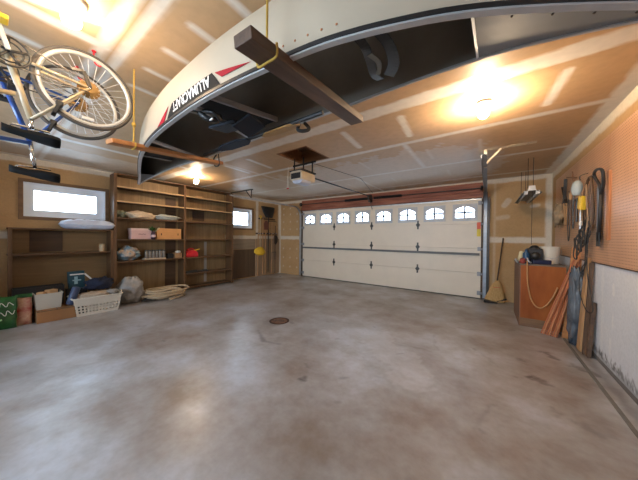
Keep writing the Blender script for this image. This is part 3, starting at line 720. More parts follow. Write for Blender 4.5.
MB().lathe([(.004, -.02), (.013, -.01), (.014, 0), (.01, .012), (.004, .02)], (-2.12, .645, 2.04), (0,0,1), 8).build('knot', 'orange_rope', rp)
rp = MB().tube(smooth_curve([(-2.27, 1.40, H), (-2.26, 1.40, 2.1), (-2.26, 1.41, 2.0)], 4), .006, 6)
rp.tube(smooth_curve([(-2.22, 1.38, 2.03), (-2.23, 1.39, 1.955), (-2.30, 1.39, 1.955), (-2.31, 1.38, 2.02), (-2.26, 1.38, 2.06)], 5), .007, 6)
rp = rp.build('rope', 'rubber', at=(-2.26, 1.4, 1.98)); tag(rp, 'black cord lashed round the far end of the thin board under the canoe', 'rope')

# ================================================================ BICYCLES
M['tyre'] = mat('grey_tyre', (.10, .09, .08), .8)
def bicycle(X, label, frame_m, pts, R=.245, tire_m='tyre'):
    hub, fhub, bb, sc, sad, tt, ht0, ht1, stem = [V((X, p[0], p[1])) for p in pts]
    t = thing('bicycle', label, 'bicycle', (X, bb.y, bb.z), 'bicycles hung upside down from the ceiling')
    o = V((.028, 0, 0)); o2 = V((.045, 0, 0))
    fm = MB()
    fm.tube([bb, sc], .014, 10); fm.tube([tt, ht0], .013, 10); fm.tube([bb, ht1], .016, 10); fm.tube([ht0+(ht0-ht1)*.15, ht1+(ht1-ht0)*.15], .018, 10)
    for s in (-1, 1):
        fm.tube([bb+o*s*.6, hub+o2*s], .008, 8); fm.tube([sc+o*s*.5, hub+o2*s], .007, 8)
    fm.tube([bb-V((.035, 0, 0)), bb+V((.035, 0, 0))], .02, 12)
    fm.build('frame', frame_m, t, smooth=True)
    fk = MB()
    for s in (-1, 1): fk.tube(smooth_curve([ht1+V((0, 0, .0)), ht1+V((.04*s, 0, .03)), fhub+V((.045*s, 0, 0))], 4), .009, 8)
    fk.build('fork', 'chrome', t, smooth=True)
    MB().tube([sc, sad+V((0, 0, .03))], .011, 8).build('seatpost', 'chrome', t, smooth=True)
    hb = MB().tube([ht0, stem], .011, 8).tube(smooth_curve([stem+V((-.27, -.0, .0)), stem+V((-.12, .05, .0)), stem, stem+V((.12, .05, 0)), stem+V((.27, 0, 0))], 5), .011, 8)
    hb.build('handlebar', 'chrome', t, smooth=True)
    # saddle (nose forward, upside down)
    prof = [(-.105, .014, .012), (-.08, .02, .006), (-.03, .028, 0), (.025, .05, -.004), (.07, .072, -.008), (.098, .066, -.012), (.110, .035, -.012)]
    P = []
    for (u, w, z) in prof:
        P.append([sad+V((math.cos(a)*w, u, z-.004+(.030 if u > -.02 else .022)*math.sin(a))) for a in [2*PI*k/12 for k in range(13)]])
    P = [[V()+sum((p for p in P[0][:12]), V())/12]*13]+P+[[sum((p for p in P[-1][:12]), V())/12]*13]
    MB().grid(P).build('saddle', M.get('sad') or M.setdefault('sad', mat('matt_black_saddle', (.010, .010, .010), .85, spec=.15)), t, smooth=True)
    MB().tube([sad+V((0, -.07, .035)), sad+V((0, .07, .035))], .006, 6).tube([sad+V((0, -.07, .035)), sad+V((0, -.09, .01))], .005, 6).build('saddle_rail', 'chrome', t)
    # cranks
    cr = MB(); cx_ = V((.048, 0, 0))
    cr.lathe([(.078, -.002), (.078, .002)], bb+cx_, (1,0,0), 36)
    chainring = MB()
    ring = [bb+cx_+V((0, .075*math.cos(a), .075*math.sin(a))) for a in [2*PI*k/36 for k in range(36)]]
    chainring.tube(ring, .006, 6, closed=True)
    for k in range(5):
        a = 2*PI*k/5+.3; chainring.bar(bb+cx_, bb+cx_+V((0, .075*math.cos(a), .075*math.sin(a))), .012, .005, (1,0,0))
    ring = [bb+cx_*.85+V((0, .052*math.cos(a), .052*math.sin(a))) for a in [2*PI*k/30 for k in range(30)]]
    chainring.tube(ring, .004, 6, closed=True)
    chainring.build('chainring', 'dark_steel', t, smooth=True)
    for s, a in ((1, 1.85), (-1, 1.85+PI)):
        c0 = bb+V((.058*s, 0, 0)); c1 = c0+V((.008*s, .125*math.cos(a), .125*math.sin(a)))
        MB().bar(c0, c1, .02, .012, (1,0,0)).build('crank_arm', 'alu', t, bevel=.003)
        p = MB().box(tuple(c1+V((.008*s-.0+(0 if s > 0 else -.07), -.035, -.012))), tuple(c1+V((.078*s+(0 if s > 0 else .07), .035, .012)))) if False else MB().cbox(c1+V((.045*s, 0, 0)), (.07, .065, .022))
        p.build('pedal', 'yellow' if s > 0 else 'black', t, bevel=.005)
    # chain
    hx = hub+cx_; bx_ = bb+cx_; d = (hx-bx_).normalized(); up = V((0, -d.z, d.y))
    MB().bar(bx_+up*.075, hx+up*.03, .004, .006, (0,0,1)).bar(bx_-up*.075, hx-up*.03, .004, .006, (0,0,1)).build('chain', 'dark_steel', t)
    cs = MB()
    for k in range(6): cs.lathe([(.056-.006*k, 0), (.056-.006*k, .002)], hub+V((.016+.005*k, 0, 0)), (1,0,0), 28)
    cs.build('cassette', mat('brass_cassette', (.36, .22, .08), .45, .5), t)
    MB().bar(hub+V((.05, .0, 0)), hub+V((.05, -.03, .09)) , .02, .012, (1,0,0)).bar(hub+V((.05, -.03, .09)), hub+V((.045, -.085, .075)), .018, .01, (1,0,0)).build('derailleur', 'dark_steel', t, bevel=.002)
    br = sc.lerp(hub, .45); 
    MB().cbox(br+V((0, .0, .0)), (.09, .03, .03)).bar(br+V((.04, 0, 0)), br+V((.035, -.02, -.06)), .012, .02).bar(br+V((-.04, 0, 0)), br+V((-.035, -.02, -.06)), .012, .02).build('brake', 'black', t, bevel=.004)
    # wheels
    for h_ in (hub, fhub):
        n = 64; Ro = R
        def circ(r, x=0): return [h_+V((x, r*math.cos(2*PI*k/n), r*math.sin(2*PI*k/n))) for k in range(n)]
        rim = MB(); P = []
        for k in range(n):
            a = 2*PI*k/n; e = V((0, math.cos(a), math.sin(a)))
            P.append([h_+e*r+V((x, 0, 0)) for r, x in ((Ro-.022, -.011), (Ro-.038, -.010), (Ro-.042, 0), (Ro-.038, .010), (Ro-.022, .011), (Ro-.018, 0), (Ro-.022, -.011))])
        wl = rim.grid(P, closed_u=True).build('wheel', M.get('rim') or M.setdefault('rim', mat('pale_alloy_rim', (.62, .61, .58), .35, .3)), t, at=h_, smooth=True)
        MB().tube(circ(Ro-.013), .013, 10, closed=True).build('tyre', tire_m, wl, smooth=True)
        MB().lathe([(.02, -.034), (.02, -.028), (.011, -.024), (.011, .024), (.02, .028), (.02, .034)], h_, (1,0,0), 16).tube([h_-V((.055,0,0)), h_+V((.055,0,0))], .005, 6).build('hub', 'chrome', wl, smooth=True)
        NS = 28; sp0 = None
        for k in range(NS):
            s = -1 if k % 2 else 1
            if k < 2:
                a = .0; off = .55*(1 if (k//2) % 2 else -1)
                p = h_+V((.028*s, .018*math.cos(a+off), .018*math.sin(a+off))); q = h_+V((0, (Ro-.044), 0))
                q_ = MB().tube([p, q], .0013, 4).build('spoke', 'white', wl, at=h_)
                if k == 0: sA = q_
                else: sB = q_; sB.rotation_euler = (2*PI/NS, 0, 0)
            else:
                c = (sA if s > 0 else sB).copy(); COL.objects.link(c); c.parent = wl; c.rotation_euler = (2*PI*k/NS, 0, 0)
    return t
b1 = bicycle(-2.13, 'cream bicycle hanging upside down, closest to the camera, wheel hooked at the ceiling', mat('beige_frame_paint', (.55, .44, .28), .3, coat=.4),
        [(.403, 2.167), (-.47, 2.167), (.085, 2.20), (.165, 1.885), (.168, 1.80), (.11, 2.0), (-.34, 1.95), (-.375, 2.05), (-.32, 1.87)])
MB().cbox((-2.12, .40, 1.982), (.012, .06, .02)).build('reflector', 'white', b1, bevel=.004)
b2 = bicycle(-2.43, 'blue bicycle hanging upside down behind the cream one', M['blue'],
        [(.403, 2.172), (-.48, 2.172), (.06, 2.22), (.184, 1.835), (.205, 1.635), (.184, 1.822), (-.34, 1.80), (-.38, 2.03), (-.31, 1.74)])
def hook(x, y, label, zt):
    p = [(x, y, H), (x, y, zt+.03)]+[(x+.0, y+.022-.022*math.cos(a), zt+.03-.03*math.sin(a)) for a in [PI*k/8 for k in range(1, 9)]]
    o = MB().tube([(x-.0, q[1], q[2]) for q in p], .005, 8).build('ceiling_hook', 'red', at=(x, y, H), smooth=True)
    MB().lathe([(.012, 0), (.012, -.006), (.006, -.01)], (x, y, H), (0,0,1), 12).build('hook_collar', 'red', o)
    tag(o, label, 'hook', 'red bicycle hooks'); return o
hook(-2.13, .43, 'red hook holding the rear wheel of the cream bicycle', 2.385-.03)
hook(-2.43, .40, 'red hook holding the rear wheel of the blue bicycle', 2.39-.03)

# ================================================================ SHELVING
SX0, SX1 = XL+.02, -5.62
def shelf_unit():
    t = thing('shelving_unit', 'tall brown wooden shelving unit against the left wall between the two windows', 'shelf', (-5.77, 2.67, 0))
    Y0, Ym, Y1, T = 1.43, 2.665, 3.90, .022
    for y in (Y0, Ym, Y1):
        MB().box((SX0, y-T/2, 0), (SX1, y+T/2, 2.39)).build('upright', 'shelf_v', t)
        MB().box((SX1, y-.022, 0), (SX1+.018, y+.022, 2.39)).build('face_stile', 'shelf_v', t, bevel=.002)
    rows = [(2.155, (0, 1)), (1.885, (0, 1)), (1.57, (0, 1)), (1.165, (0, 1)), (.745, (0, 1)), (.375, (1,)), (.06, (1,))]
    for z, bays in rows:
        for b in bays:
            a, c = ((Y0+T/2, Ym-T/2), (Ym+T/2, Y1-T/2))[b]
            s = MB().box((SX0, a, z-.018), (SX1, c, z)).build('shelf_board', 'shelf', t)
            MB().box((SX1, a-.005, z-.024), (SX1+.016, c+.005, z+.002)).build('edging', 'shelf_edge' if z > 1.8 else 'shelf', s, bevel=.002)
    MB().box((SX0, Y0, 2.375), (SX1, Y1, 2.393)).build('top_panel', 'shelf', t)
    MB().box((SX0-.01, Y0+T, .02), (SX0, Y1-T, 2.375)).build('back_panel', wood('tan_back_panel', (.20, .12, .05), (.30, .19, .085), 2), t)
    MB().box((SX0, 2.98, 1.62), (SX0+.004, 3.28, 1.86)).build('dark_panel', 'dark_wood', t)
    MB().box((SX0, 3.28, .08), (SX0+.004, 3.35, 1.1)).build('cleat', mat('grey_cleat', (.33, .31, .27), .7), t)
    MB().box((SX0, 2.38, .02), (SX0+.004, 2.6, 2.1)).build('dark_strip', 'dark_wood', t)
    return t
shelf_unit()
def low_shelf():
    t = thing('low_shelf', 'low dark brown open shelf below the large window', 'shelf', (-5.77, .78, 0))
    Y0, Y1 = .24, 1.385
    for y in (Y0, Y1): MB().box((SX0, y-.011, 0), (SX1, y+.011, 1.32)).build('upright', 'shelf_v', t); MB().box((SX1, y-.02, 0), (SX1+.016, y+.02, 1.32)).build('face_stile', 'shelf_v', t, bevel=.002)
    for z in (1.335, .945, .06): MB().box((SX0, Y0-.02, z-.022), (SX1+.016, Y1+.02, z)).build('shelf_board', 'shelf', t, bevel=.002)
    MB().box((SX0-.012, Y0, .06), (SX0-.004, Y1, 1.3)).build('back_panel', wood('low_back', (.20, .12, .05), (.27, .165, .072), 1), t)
    MB().box((SX0-.002, .44, .96), (SX0+.004, .80, 1.30)).build('dark_panel', 'dark_wood', t)
    return t
low_shelf()
# side board at far left
sb = MB().box((SX0, -.05, .0), (SX1-.06, .20, .03))
def tagb(mb, name, m, label, cat, at, group=None, **k):
    o = mb.build(name, m, at=at, **k); tag(o, label, cat, group); return o

# pillow on low shelf
pw_ = MB(); P = []
def pillow(c, L, W, T, seed):
    P = []; nu, nv = 22, 12
    mb = MB()
    for sgn in (1, -1):
        P = []
        for i in range(nu+1):
            row = []
            for j in range(nv+1):
                u = i/nu*2-1; v = j/nv*2-1
                e = max(0, (1-abs(u)**4))**.5*max(0, (1-abs(v)**4))**.5
                z = sgn*T/2*e*(1+.25*noise.noise(V((u*3+seed, v*3, sgn))))+(.012*noise.noise(V((u*8, v*8, seed)))*e)
                row.append(V(c)+V((v*W/2*(1-.06*u*u), u*L/2*(1-.08*v*v), z+T*.45)))
            P.append(row)
        mb.grid(P)
    return mb
tagb(pillow((-5.74, 1.09, 1.337), .72, .34, .17, 2), 'pillow', mat('pale_blue_pillow', (.62, .68, .82), .5, scale=7, bump=.6), 'pale blue white pillow lying on top of the low shelf below the window', 'pillow', (-5.74, 1.07, 1.337), smooth=True)
# jar on the middle board
j = thing('jar', 'small cream jar on the middle board of the low shelf', 'jar', (-5.72, 1.27, .945))
MB().lathe([(.035, 0), (.042, .01), (.042, .1), (.036, .115)], (-5.72, 1.27, .945), n=18).build('body', mat('cream_jar', (.62, .48, .3), .5), j, smooth=True)
MB().lathe([(.04, .115), (.04, .135)], (-5.72, 1.27, .945), n=18).build('lid', mat('tan_lid', (.5, .36, .2), .5), j)

# ---- floor things in front of the low shelf
def sack(name, c, w, h, d, yaw, lean, m, label, cat, seed):
    t = thing(name, label, cat, c)
    R = Matrix.Rotation(yaw, 3, 'Z') @ Matrix.Rotation(lean, 3, 'Y')
    P = []; n = 20; mv = 12
    for i in range(n):
        a = 2*PI*i/n; row = []
        for j in range(mv+1):
            z = j/mv; pinch = (1-abs(2*z-1)**4)**.5*.92+.08
            x = math.copysign(abs(math.cos(a))**.7, math.cos(a))*d/2*pinch; y = math.copysign(abs(math.sin(a))**.5, math.sin(a))*w/2*(1-.05*abs(math.sin(z*9)))
            q = V((x+.012*noise.noise(V((y*14, z*6, seed))), y, z*h+.01*math.sin(y*30+seed)*(z > .9)))
            row.append(R @ q+V(c))
        P.append(row)
    MB().grid(P, closed_u=True).build('sack', m, t, smooth=True)
    return t, R
M['green'] = mat('green_sack', (.005, .03, .008), .3, scale=11, col2=(.02, .14, .03))
# green soil sack
t1, R1 = sack('garden_soil_bag', (-5.12, .09, 0), .38, .42, .12, -.15, -.22, M['green'], 'green plastic garden sack with white script at the far left on the floor', 'bag', 1)
def on_sack(R, c, fx, pts, r, name, m, parent):
    MB().tube(smooth_curve([R @ V((fx, p[0], p[1]))+V(c) for p in pts], 5), r, 5).build(name, m, parent)
def face_text(txt, size, org, axu, axv, nrm, name, m, parent, off=.002, skew=0, fit=None):
    vs, fs = letters(txt, size); mx = max(v.x for v in vs); mn = min(v.x for v in vs)
    k = (fit/(mx-mn)) if fit else 1
    o, u, w, n = V(org), V(axu).normalized(), V(axv).normalized(), V(nrm).normalized()
    return MB().add([o+u*((v.x-mn)*k+v.y*skew)+w*v.y+n*off for v in vs], fs).build(name, m, parent)
# sack script: front is +X side; reading direction towards +Y seen from the room
ux = R1 @ V((0, 1, .22)); uz = R1 @ V((0, -.22, 1)); un = R1 @ V((1, 0, 0))
def squig(org, u, w, n, L, hgt, k, name, m, parent, r=.004, seed=1):
    rs = random.Random(seed); pts = []
    for i in range(k): pts.append(V(org)+u*(L*i/(k-1))+w*(hgt*((i % 2)*(.5+.5*rs.random())))+n*.004)
    MB().tube(smooth_curve(pts, 5), r, 5).build(name, m, parent)
squig(R1 @ V((.066, -.08, .24))+V((-5.12, .09, 0)), ux, uz, un, .24, .07, 9, 'printed_script', 'decal_white', t1, seed=2)
squig(R1 @ V((.066, -.02, .14))+V((-5.12, .09, 0)), ux, uz, un, .20, .06, 8, 'printed_script', 'decal_white', t1, seed=5)
MB().prism([(0, 0), (.16, .03), (.16, .05), (0, .02)], R1 @ V((.072, -.08, .05))+V((-5.12, .09, 0)), ux, uz, un*.002).build('printed_stripe', mat('pale_green_print', (.35, .6, .3), .5), t1)
t2, R2 = sack('seed_bag', (-5.17, .335, 0), .15, .39, .10, -.1, -.2, mat('red_cream_sack', (.30, .012, .015), .4, scale=7, col2=(.62, .50, .34)), 'red and cream paper sack standing between green sack and cardboard box', 'bag', 4)
MB().cbox(R2 @ V((.0, 0, .39))+V((-5.17, .335, 0)), (.05, .15, .05), R2).build('top_fold', 'green', t2)
# cardboard box + white tub
bx = thing('cardboard_box', 'closed brown cardboard box on the floor under the white tub', 'box', (-5.25, .62, 0))
MB().box((-5.44, .44, 0), (-5.05, .83, .165)).build('carton', mat('cardboard', (.34, .17, .07), .8, scale=3), bx, bevel=.004)
MB().box((-5.051, .44, .158), (-5.046, .83, .166)).box((-5.44, .63, .165), (-5.05, .64, .168)).build('flap_seam', 'dark_wood', bx)
tb = thing('storage_tub', 'white open plastic tub standing on the brown cardboard box', 'tub', (-5.26, .565, .168))
def tub(c, L, W, h, t, mb, taper=.88):
    x, y, z = c
    o0 = [(-W/2*taper, -L/2*taper), (W/2*taper, -L/2*taper), (W/2*taper, L/2*taper), (-W/2*taper, L/2*taper)]
    o1 = [(-W/2, -L/2), (W/2, -L/2), (W/2, L/2), (-W/2, L/2)]
    def rg(q, z_, k=0): return [V((x+a-math.copysign(k, a), y+b-math.copysign(k, b), z+z_)) for a, b in q]
    vs = rg(o0, 0)+rg(o1, h)+rg(o1, h, t)+rg(o0, t, t)
    fs = [(3,2,1,0), (12,13,14,15)]
    for a, b in ((0, 4), (4, 8), (8, 12)):
        for k in range(4): fs.append((a+k, a+(k+1) % 4, b+(k+1) % 4, b+k))
    mb.add(vs, fs); return mb
M['tub'] = mat('grey_white_tub', (.55, .52, .45), .45, var=.05)
tub((-5.26, .565, .168), .27, .24, .22, .006, MB()).build('shell', 'tub', tb)
r_ = MB()
for a in ((-.125, -.14, .125, -.132), (-.125, .132, .125, .14), (-.125, -.14, -.117, .14), (.117, -.14, .125, .14)): r_.box((-5.26+a[0], .565+a[1], .375), (-5.26+a[2], .565+a[3], .392))
r_.build('rim', 'tub', tb, bevel=.002)
tagb(MB().cbox((-5.27, .60, .40), (.1, .1, .05), Matrix.Rotation(.4, 3, 'Z')).cbox((-5.25, .50, .385), (.08, .06, .04), Matrix.Rotation(1, 3, 'Z')), 'paper_scrap', mat('tan_paper', (.55, .33, .16), .7), 'crumpled tan paper poking out of the white tub', 'paper', (-5.27, .62, .37), bevel=.004)
# dark plastic crate behind
tagb(tub((-5.48, .50, .06), .5, .22, .40, .008, MB(), .95), 'dark_crate', 'black', 'dark plastic crate standing on the bottom board of the low shelf behind the white tub', 'crate', (-5.48, .5, .06))
# blue-grey bottle/box leaning, teal box
t3 = thing('blue_bolster', 'slate blue cylinder on the cardboard box between the white tub and the laundry basket', 'roll', (-5.11, .765, .168))
MB().lathe([(.03, 0), (.046, .01), (.048, .02), (.048, .25), (.04, .265), (.02, .27)], (-5.11, .765, .185), (-.05, .28, .9), 20).build('roll', mat('slate_blue_vinyl', (.04, .065, .14), .45), t3, smooth=True)
MB().lathe([(.0492, .07), (.0492, .1)], (-5.11, .765, .185), (-.05, .28, .9), 20).build('band', mat('pale_blue_band', (.06, .09, .18), .5), t3)
tagb(MB().box((-5.4, .84, 0.0), (-5.2, .97, .10)), 'black_case', 'black', 'low black case on the floor behind the laundry basket', 'case', (-5.3, .9, 0), bevel=.01)
t4 = thing('teal_carton', 'dark teal carton with white print standing behind the laundry basket', 'box', (-5.5, .92, .06))
MB().cbox((-5.5, .90, .505), (.09, .19, .27), Matrix.Rotation(.04, 3, 'X')).build('carton', mat('dark_teal_card', (.012, .06, .085), .45), t4, bevel=.003)
MB().box((-5.454, .85, .49), (-5.452, .95, .51)).box((-5.454, .87, .44), (-5.452, .91, .56)).build('print', mat('pale_teal_print', (.3, .45, .5), .5), t4)
MB().box((-5.454, .82, .585), (-5.452, .98, .605)).build('title_strip', 'decal_white', t4)
MB().cbox((-5.5, .90, .215), (.12, .24, .31)).build('lower_carton', 'black', t4, bevel=.003)
# laundry basket
lb = thing('laundry_basket', 'white perforated plastic laundry basket full of cloths on the floor', 'basket', (-5.22, 1.15, 0))
def basket():
    mb = MB(); x0, y0 = -5.17, 1.075; L0, L1, W0, W1, hh = .48, .56, .30, .38, .27
    rows = [0, .045, .09, .135, .18, .225, hh]
    def pt(side, s, z):
        k = z/hh; L, W = L0+(L1-L0)*k, W0+(W1-W0)*k
        if side == 0: return V((x0+W/2, y0-L/2+L*s, z))
        if side == 1: return V((x0+W/2-W*s, y0+L/2, z))
        if side == 2: return V((x0-W/2, y0+L/2-L*s, z))
        return V((x0-W/2+W*s, y0-L/2, z))
    for side in range(4):
        n = 12 if side in (0, 2) else 8
        for zi in range(len(rows)-1):
            z0, z1 = rows[zi], rows[zi+1]; holed = 0 < zi < 4
            nc = 2*n+1
            for c in range(nc):
                if holed and c % 2 == 1: 
                    s0, s1 = c/nc, (c+1)/nc
                    zz = z1-.021
                    q = [pt(side, s0, zz), pt(side, s1, zz), pt(side, s1, z1), pt(side, s0, z1)]
                    mb.add(q, [(0,1,2,3)]); continue
                s0, s1 = c/nc, (c+1)/nc
                mb.add([pt(side, s0, z0), pt(side, s1, z0), pt(side, s1, z1), pt(side, s0, z1)], [(0,1,2,3)])
    mb.add([pt(0, 0, .002), pt(0, 1, .002), pt(2, 0, .002), pt(2, 1, .002)], [(0,1,2,3)])
    return mb
M['basket'] = mat('off_white_basket', (.68, .63, .54), .42, var=.03)
basket().build('shell', 'basket', lb, solid=.004)
rim = MB(); x0, y0 = -5.17, 1.075
rp_ = [(x0+.195, y0-.27), (x0+.195, y0+.27), (x0+.17, y0+.295), (x0-.17, y0+.295), (x0-.195, y0+.27), (x0-.195, y0-.27), (x0-.17, y0-.295), (x0+.17, y0-.295)]
rim.tube([(a, b, .272) for a, b in rp_], .012, 8, closed=True); rim.build('rim', 'basket', lb, smooth=True)
for s in (-1, 1): MB().tube(smooth_curve([(x0-.09, y0+s*.297, .272), (x0-.05, y0+s*.312, .30), (x0+.05, y0+s*.312, .30), (x0+.09, y0+s*.297, .272)], 4), .009, 6).build('handle', 'basket', lb, smooth=True)
tagb(blob((-5.15, 1.06, .26), (.27, .40, .14), 3, amp=.5), 'cloth', mat('beige_cloth', (.42, .31, .21), .9, scale=12, bump=.6, col2=(.6, .48, .36)), 'crumpled beige cloths heaped in the laundry basket', 'cloth', (-5.17, 1.12, .18), smooth=True)
tagb(blob((-5.27, 1.13, .43), (.22, .36, .19), 8, amp=.45, rot=.1), 'jacket', mat('navy_fabric', (.012, .018, .045), .85, scale=12, bump=.6), 'dark navy jacket bundled on top of the laundry basket', 'jacket', (-5.27, 1.27, .31), smooth=True)
tagb(MB().tube([(-5.42, 1.10, .46), (-5.46, .99, .60)], .012, 8), 'white_rod', 'white', 'short white plastic rod sticking up behind the navy jacket', 'rod', (-5.3, 1.05, .44))
tagb(blob((-5.12, 1.27, .30), (.14, .14, .08), 12, amp=.5), 'cloth', mat('grey_cloth', (.32, .29, .26), .9, scale=15, bump=.6), 'small grey rag hanging at the right end of the laundry basket', 'cloth', (-5.12, 1.36, .24), smooth=True)
# garbage bag
tagb(blob((-5.38, 1.60, .22), (.40, .40, .56), 5, amp=.28, freq=1.8, flat=.002, nu=40, nv=26), 'garbage_bag', mat('grey_plastic_bag', (.30, .29, .28), .33, scale=8, bump=1.0, var=.25), 'crumpled grey plastic bag on the floor in front of the tall shelf', 'bag', (-5.4, 1.66, 0), smooth=True)
# hose coil
def coil(name, c, rx, ry, turns, r, m, label, cat, seed, lift=.034, tail=()):
    rs = random.Random(seed); pts = []
    N = turns*14
    for i in range(N+1):
        a = 2*PI*i/14; k = i/N
        q = 1+.28*math.sin(a*.37+seed)+rs.uniform(-.05, .05)
        pts.append((c[0]+rx*q*math.cos(a)+.03*math.sin(k*9), c[1]+ry*q*math.sin(a)+.08*(k-.5), r+lift*(i/14)*.8+.012*abs(math.sin(a*1.5+k*5))+.004))
    pts += list(tail)
    return tagb(MB().tube(smooth_curve(pts, 3), r, 8), name, m, label, cat, (c[0], c[1], 0), smooth=True)
M['hose'] = mat('beige_hose', (.50, .38, .24), .5, scale=30)
coil('garden_hose', (-5.25, 2.12, 0), .22, .31, 6, .018, M['hose'], 'beige hose coiled loosely on the floor in front of the tall shelf', 'hose', 2, tail=[(-5.15, 2.45, .016), (-5.1, 2.25, .016)])
coil('extension_cord', (-5.22, 1.95, 0), .07, .19, 4, .008, 'rubber', 'black cord tangled on the floor between the grey bag and the hose', 'cord', 5, lift=.012)

# ---- goods on the tall shelf
zr = {'3': 1.57, '4': 1.165, '5': .745, '6': .375}
tagb(blob((-5.76, 1.53, 1.64), (.2, .17, .14), 2, amp=.5, flat=1.572), 'cloth', mat('sage_cloth', (.22, .25, .19), .9, scale=20, bump=.6), 'small sage green cloth bundle at the left end of the third shelf', 'cloth', (-5.76, 1.53, 1.572), smooth=True)
tagb(blob((-5.73, 1.86, 1.64), (.25, .52, .16), 6, amp=.35, flat=1.572, nu=34, nv=20), 'blanket', mat('peach_blanket', (.56, .43, .3), .9, scale=9, bump=.6, var=.15), 'folded peach blanket in the middle of the third shelf', 'blanket', (-5.75, 1.86, 1.572), smooth=True)
tagb(blob((-5.73, 2.33, 1.63), (.25, .52, .12), 9, amp=.4, flat=1.572, nu=34, nv=20), 'tarpaulin', mat('grey_tarp', (.44, .45, .40), .7, scale=9, bump=.6, var=.25), 'folded grey white tarpaulin right of the peach blanket', 'tarp', (-5.74, 2.33, 1.572), smooth=True)
pb_ = thing('gift_box', 'pale pink box with dark print on the fourth shelf', 'box', (-5.72, 1.85, 1.165))
MB().box((-5.82, 1.68, 1.167), (-5.64, 2.02, 1.34)).build('carton', mat('pink_card', (.66, .42, .38), .6, var=.05), pb_, bevel=.003)
squig((-5.639, 1.80, 1.26), V((0, 1, 0)), V((0, 0, 1)), V((1, 0, 0)), .12, .016, 12, 'print', mat('plum_print', (.15, .05, .08), .5), pb_, r=.003, seed=3)
MB().box((-5.825, 1.675, 1.335), (-5.635, 2.025, 1.38)).build('lid', mat('pink_lid', (.72, .50, .44), .6, var=.05), pb_, bevel=.002)
vs_t = thing('potted_plant', 'small leafy plant in a dark labelled jar between the pink and orange boxes', 'plant', (-5.66, 2.02, 1.165))
MB().lathe([(.03, 0), (.04, .01), (.042, .1), (.03, .14), (.03, .16)], (-5.61, 2.04, 1.167), n=18).build('jar', mat('dark_plum_jar', (.06, .03, .045), .25), vs_t, smooth=True)
MB().lathe([(.0425, .04), (.0430, .09)], (-5.61, 2.04, 1.167), n=18).build('label', mat('pink_label', (.6, .42, .42), .6), vs_t)
lf = MB(); rs = random.Random(4)
for k in range(16):
    a = rs.uniform(0, 2*PI); e = rs.uniform(.2, 1.2); d = V((math.cos(a)*math.cos(e), math.sin(a)*math.cos(e), math.sin(e))); b_ = V((-5.61, 2.03, 1.33))
    sd = d.cross(V((0, 0, 1))).normalized()*.026; m_ = b_+d*.06; e_ = b_+d*rs.uniform(.09, .13)
    lf.add([b_, m_+sd, e_, m_-sd], [(0,1,2,3)])
lf.build('leaves', mat('leaf_green', (.05, .12, .02), .6), vs_t, solid=.002)
MB().tube([(-5.61, 2.05, 1.3), (-5.60, 2.15, 1.40)], .012, 6).build('cream_stem', mat('cream_stem', (.6, .5, .3), .6), vs_t)
ob_ = thing('wooden_crate', 'orange wooden box with two round holes on the fourth shelf', 'box', (-5.72, 2.37, 1.165))
MB().box((-5.84, 2.11, 1.167), (-5.63, 2.60, 1.395)).build('body', mat('orange_plywood', (.56, .28, .10), .6, var=.08), ob_, bevel=.004)
for y in (2.20, 2.53): MB().cbox((-5.629, y, 1.27), (.003, .018, .045)).build('hand_hole', 'dark_wood', ob_, bevel=.004)
bgg = blob((-5.73, 1.66, .88), (.20, .36, .27), 11, amp=.4, flat=.747, nu=34, nv=22)
def multi(name, cols, sc):
    m = mat(name, cols[0], .4, scale=sc, bump=.4, col2=cols[-1]); r = [n for n in m.node_tree.nodes if n.type == 'VALTORGB'][0].color_ramp
    for i, c in enumerate(cols[1:-1]): e = r.elements.new(.3+.4*(i+1)/(len(cols)-1)); e.color = (*c, 1)
    return m
tagb(bgg, 'filled_plastic_bag', multi('coloured_bag', [(.35, .09, .05), (.5, .4, .3), (.12, .22, .3), (.4, .55, .62)], 9), 'clear bag of blue and red odds and ends at left end of fifth shelf', 'bag', (-5.74, 1.66, .747), smooth=True)
# rack of jars
jr = thing('jar_tray', 'low pale tray holding the glass jars on the fifth shelf', 'tray', (-5.72, 2.1, .747))
MB().box((-5.80, 1.90, .747), (-5.63, 2.29, .775)).build('tray', mat('pale_tray', (.48, .38, .26), .6), jr, bevel=.003)
M['jarglass'] = mat('smoky_glass', (.38, .33, .28), .15, trans=.35)
def jar0(x, y):
    t = thing('glass_jar', 'small glass jar with a dark lid in the low tray on the fifth shelf', 'jar', (x, y, .776), 'glass jars in the tray')
    MB().lathe([(.026, 0), (.029, .006), (.029, .13), (.024, .142)], (x, y, .776), n=14).build('body', 'jarglass', t, smooth=True)
    MB().lathe([(.027, .142), (.027, .162)], (x, y, .776), n=14).build('lid', 'dark_steel', t)
    return t
j0 = jar0(-5.67, 1.94)
for i in range(1, 6):
    c = copy_tree(j0); c.location = (-5.67, 1.94+i*.064, .776)
for i in range(5):
    c = copy_tree(j0); c.location = (-5.745, 1.97+i*.064, .776)
tagb(MB().box((-5.78, 2.34, .747), (-5.66, 2.45, .85)), 'black_box', 'black', 'small black box on the fifth shelf right of the jars', 'box', (-5.72, 2.4, .747), bevel=.004)
cb = thing('cardboard_box', 'small open brown cardboard box at the right end of the fifth shelf, left bay', 'box', (-5.72, 2.55, .747))
MB().box((-5.80, 2.48, .747), (-5.65, 2.63, .86)).build('carton', mat('small_carton', (.34, .19, .09), .8), cb, bevel=.003)
blob((-5.72, 2.57, .88), (.1, .1, .06), 13, amp=.5).build('wrapping', 'white', cb, smooth=True)
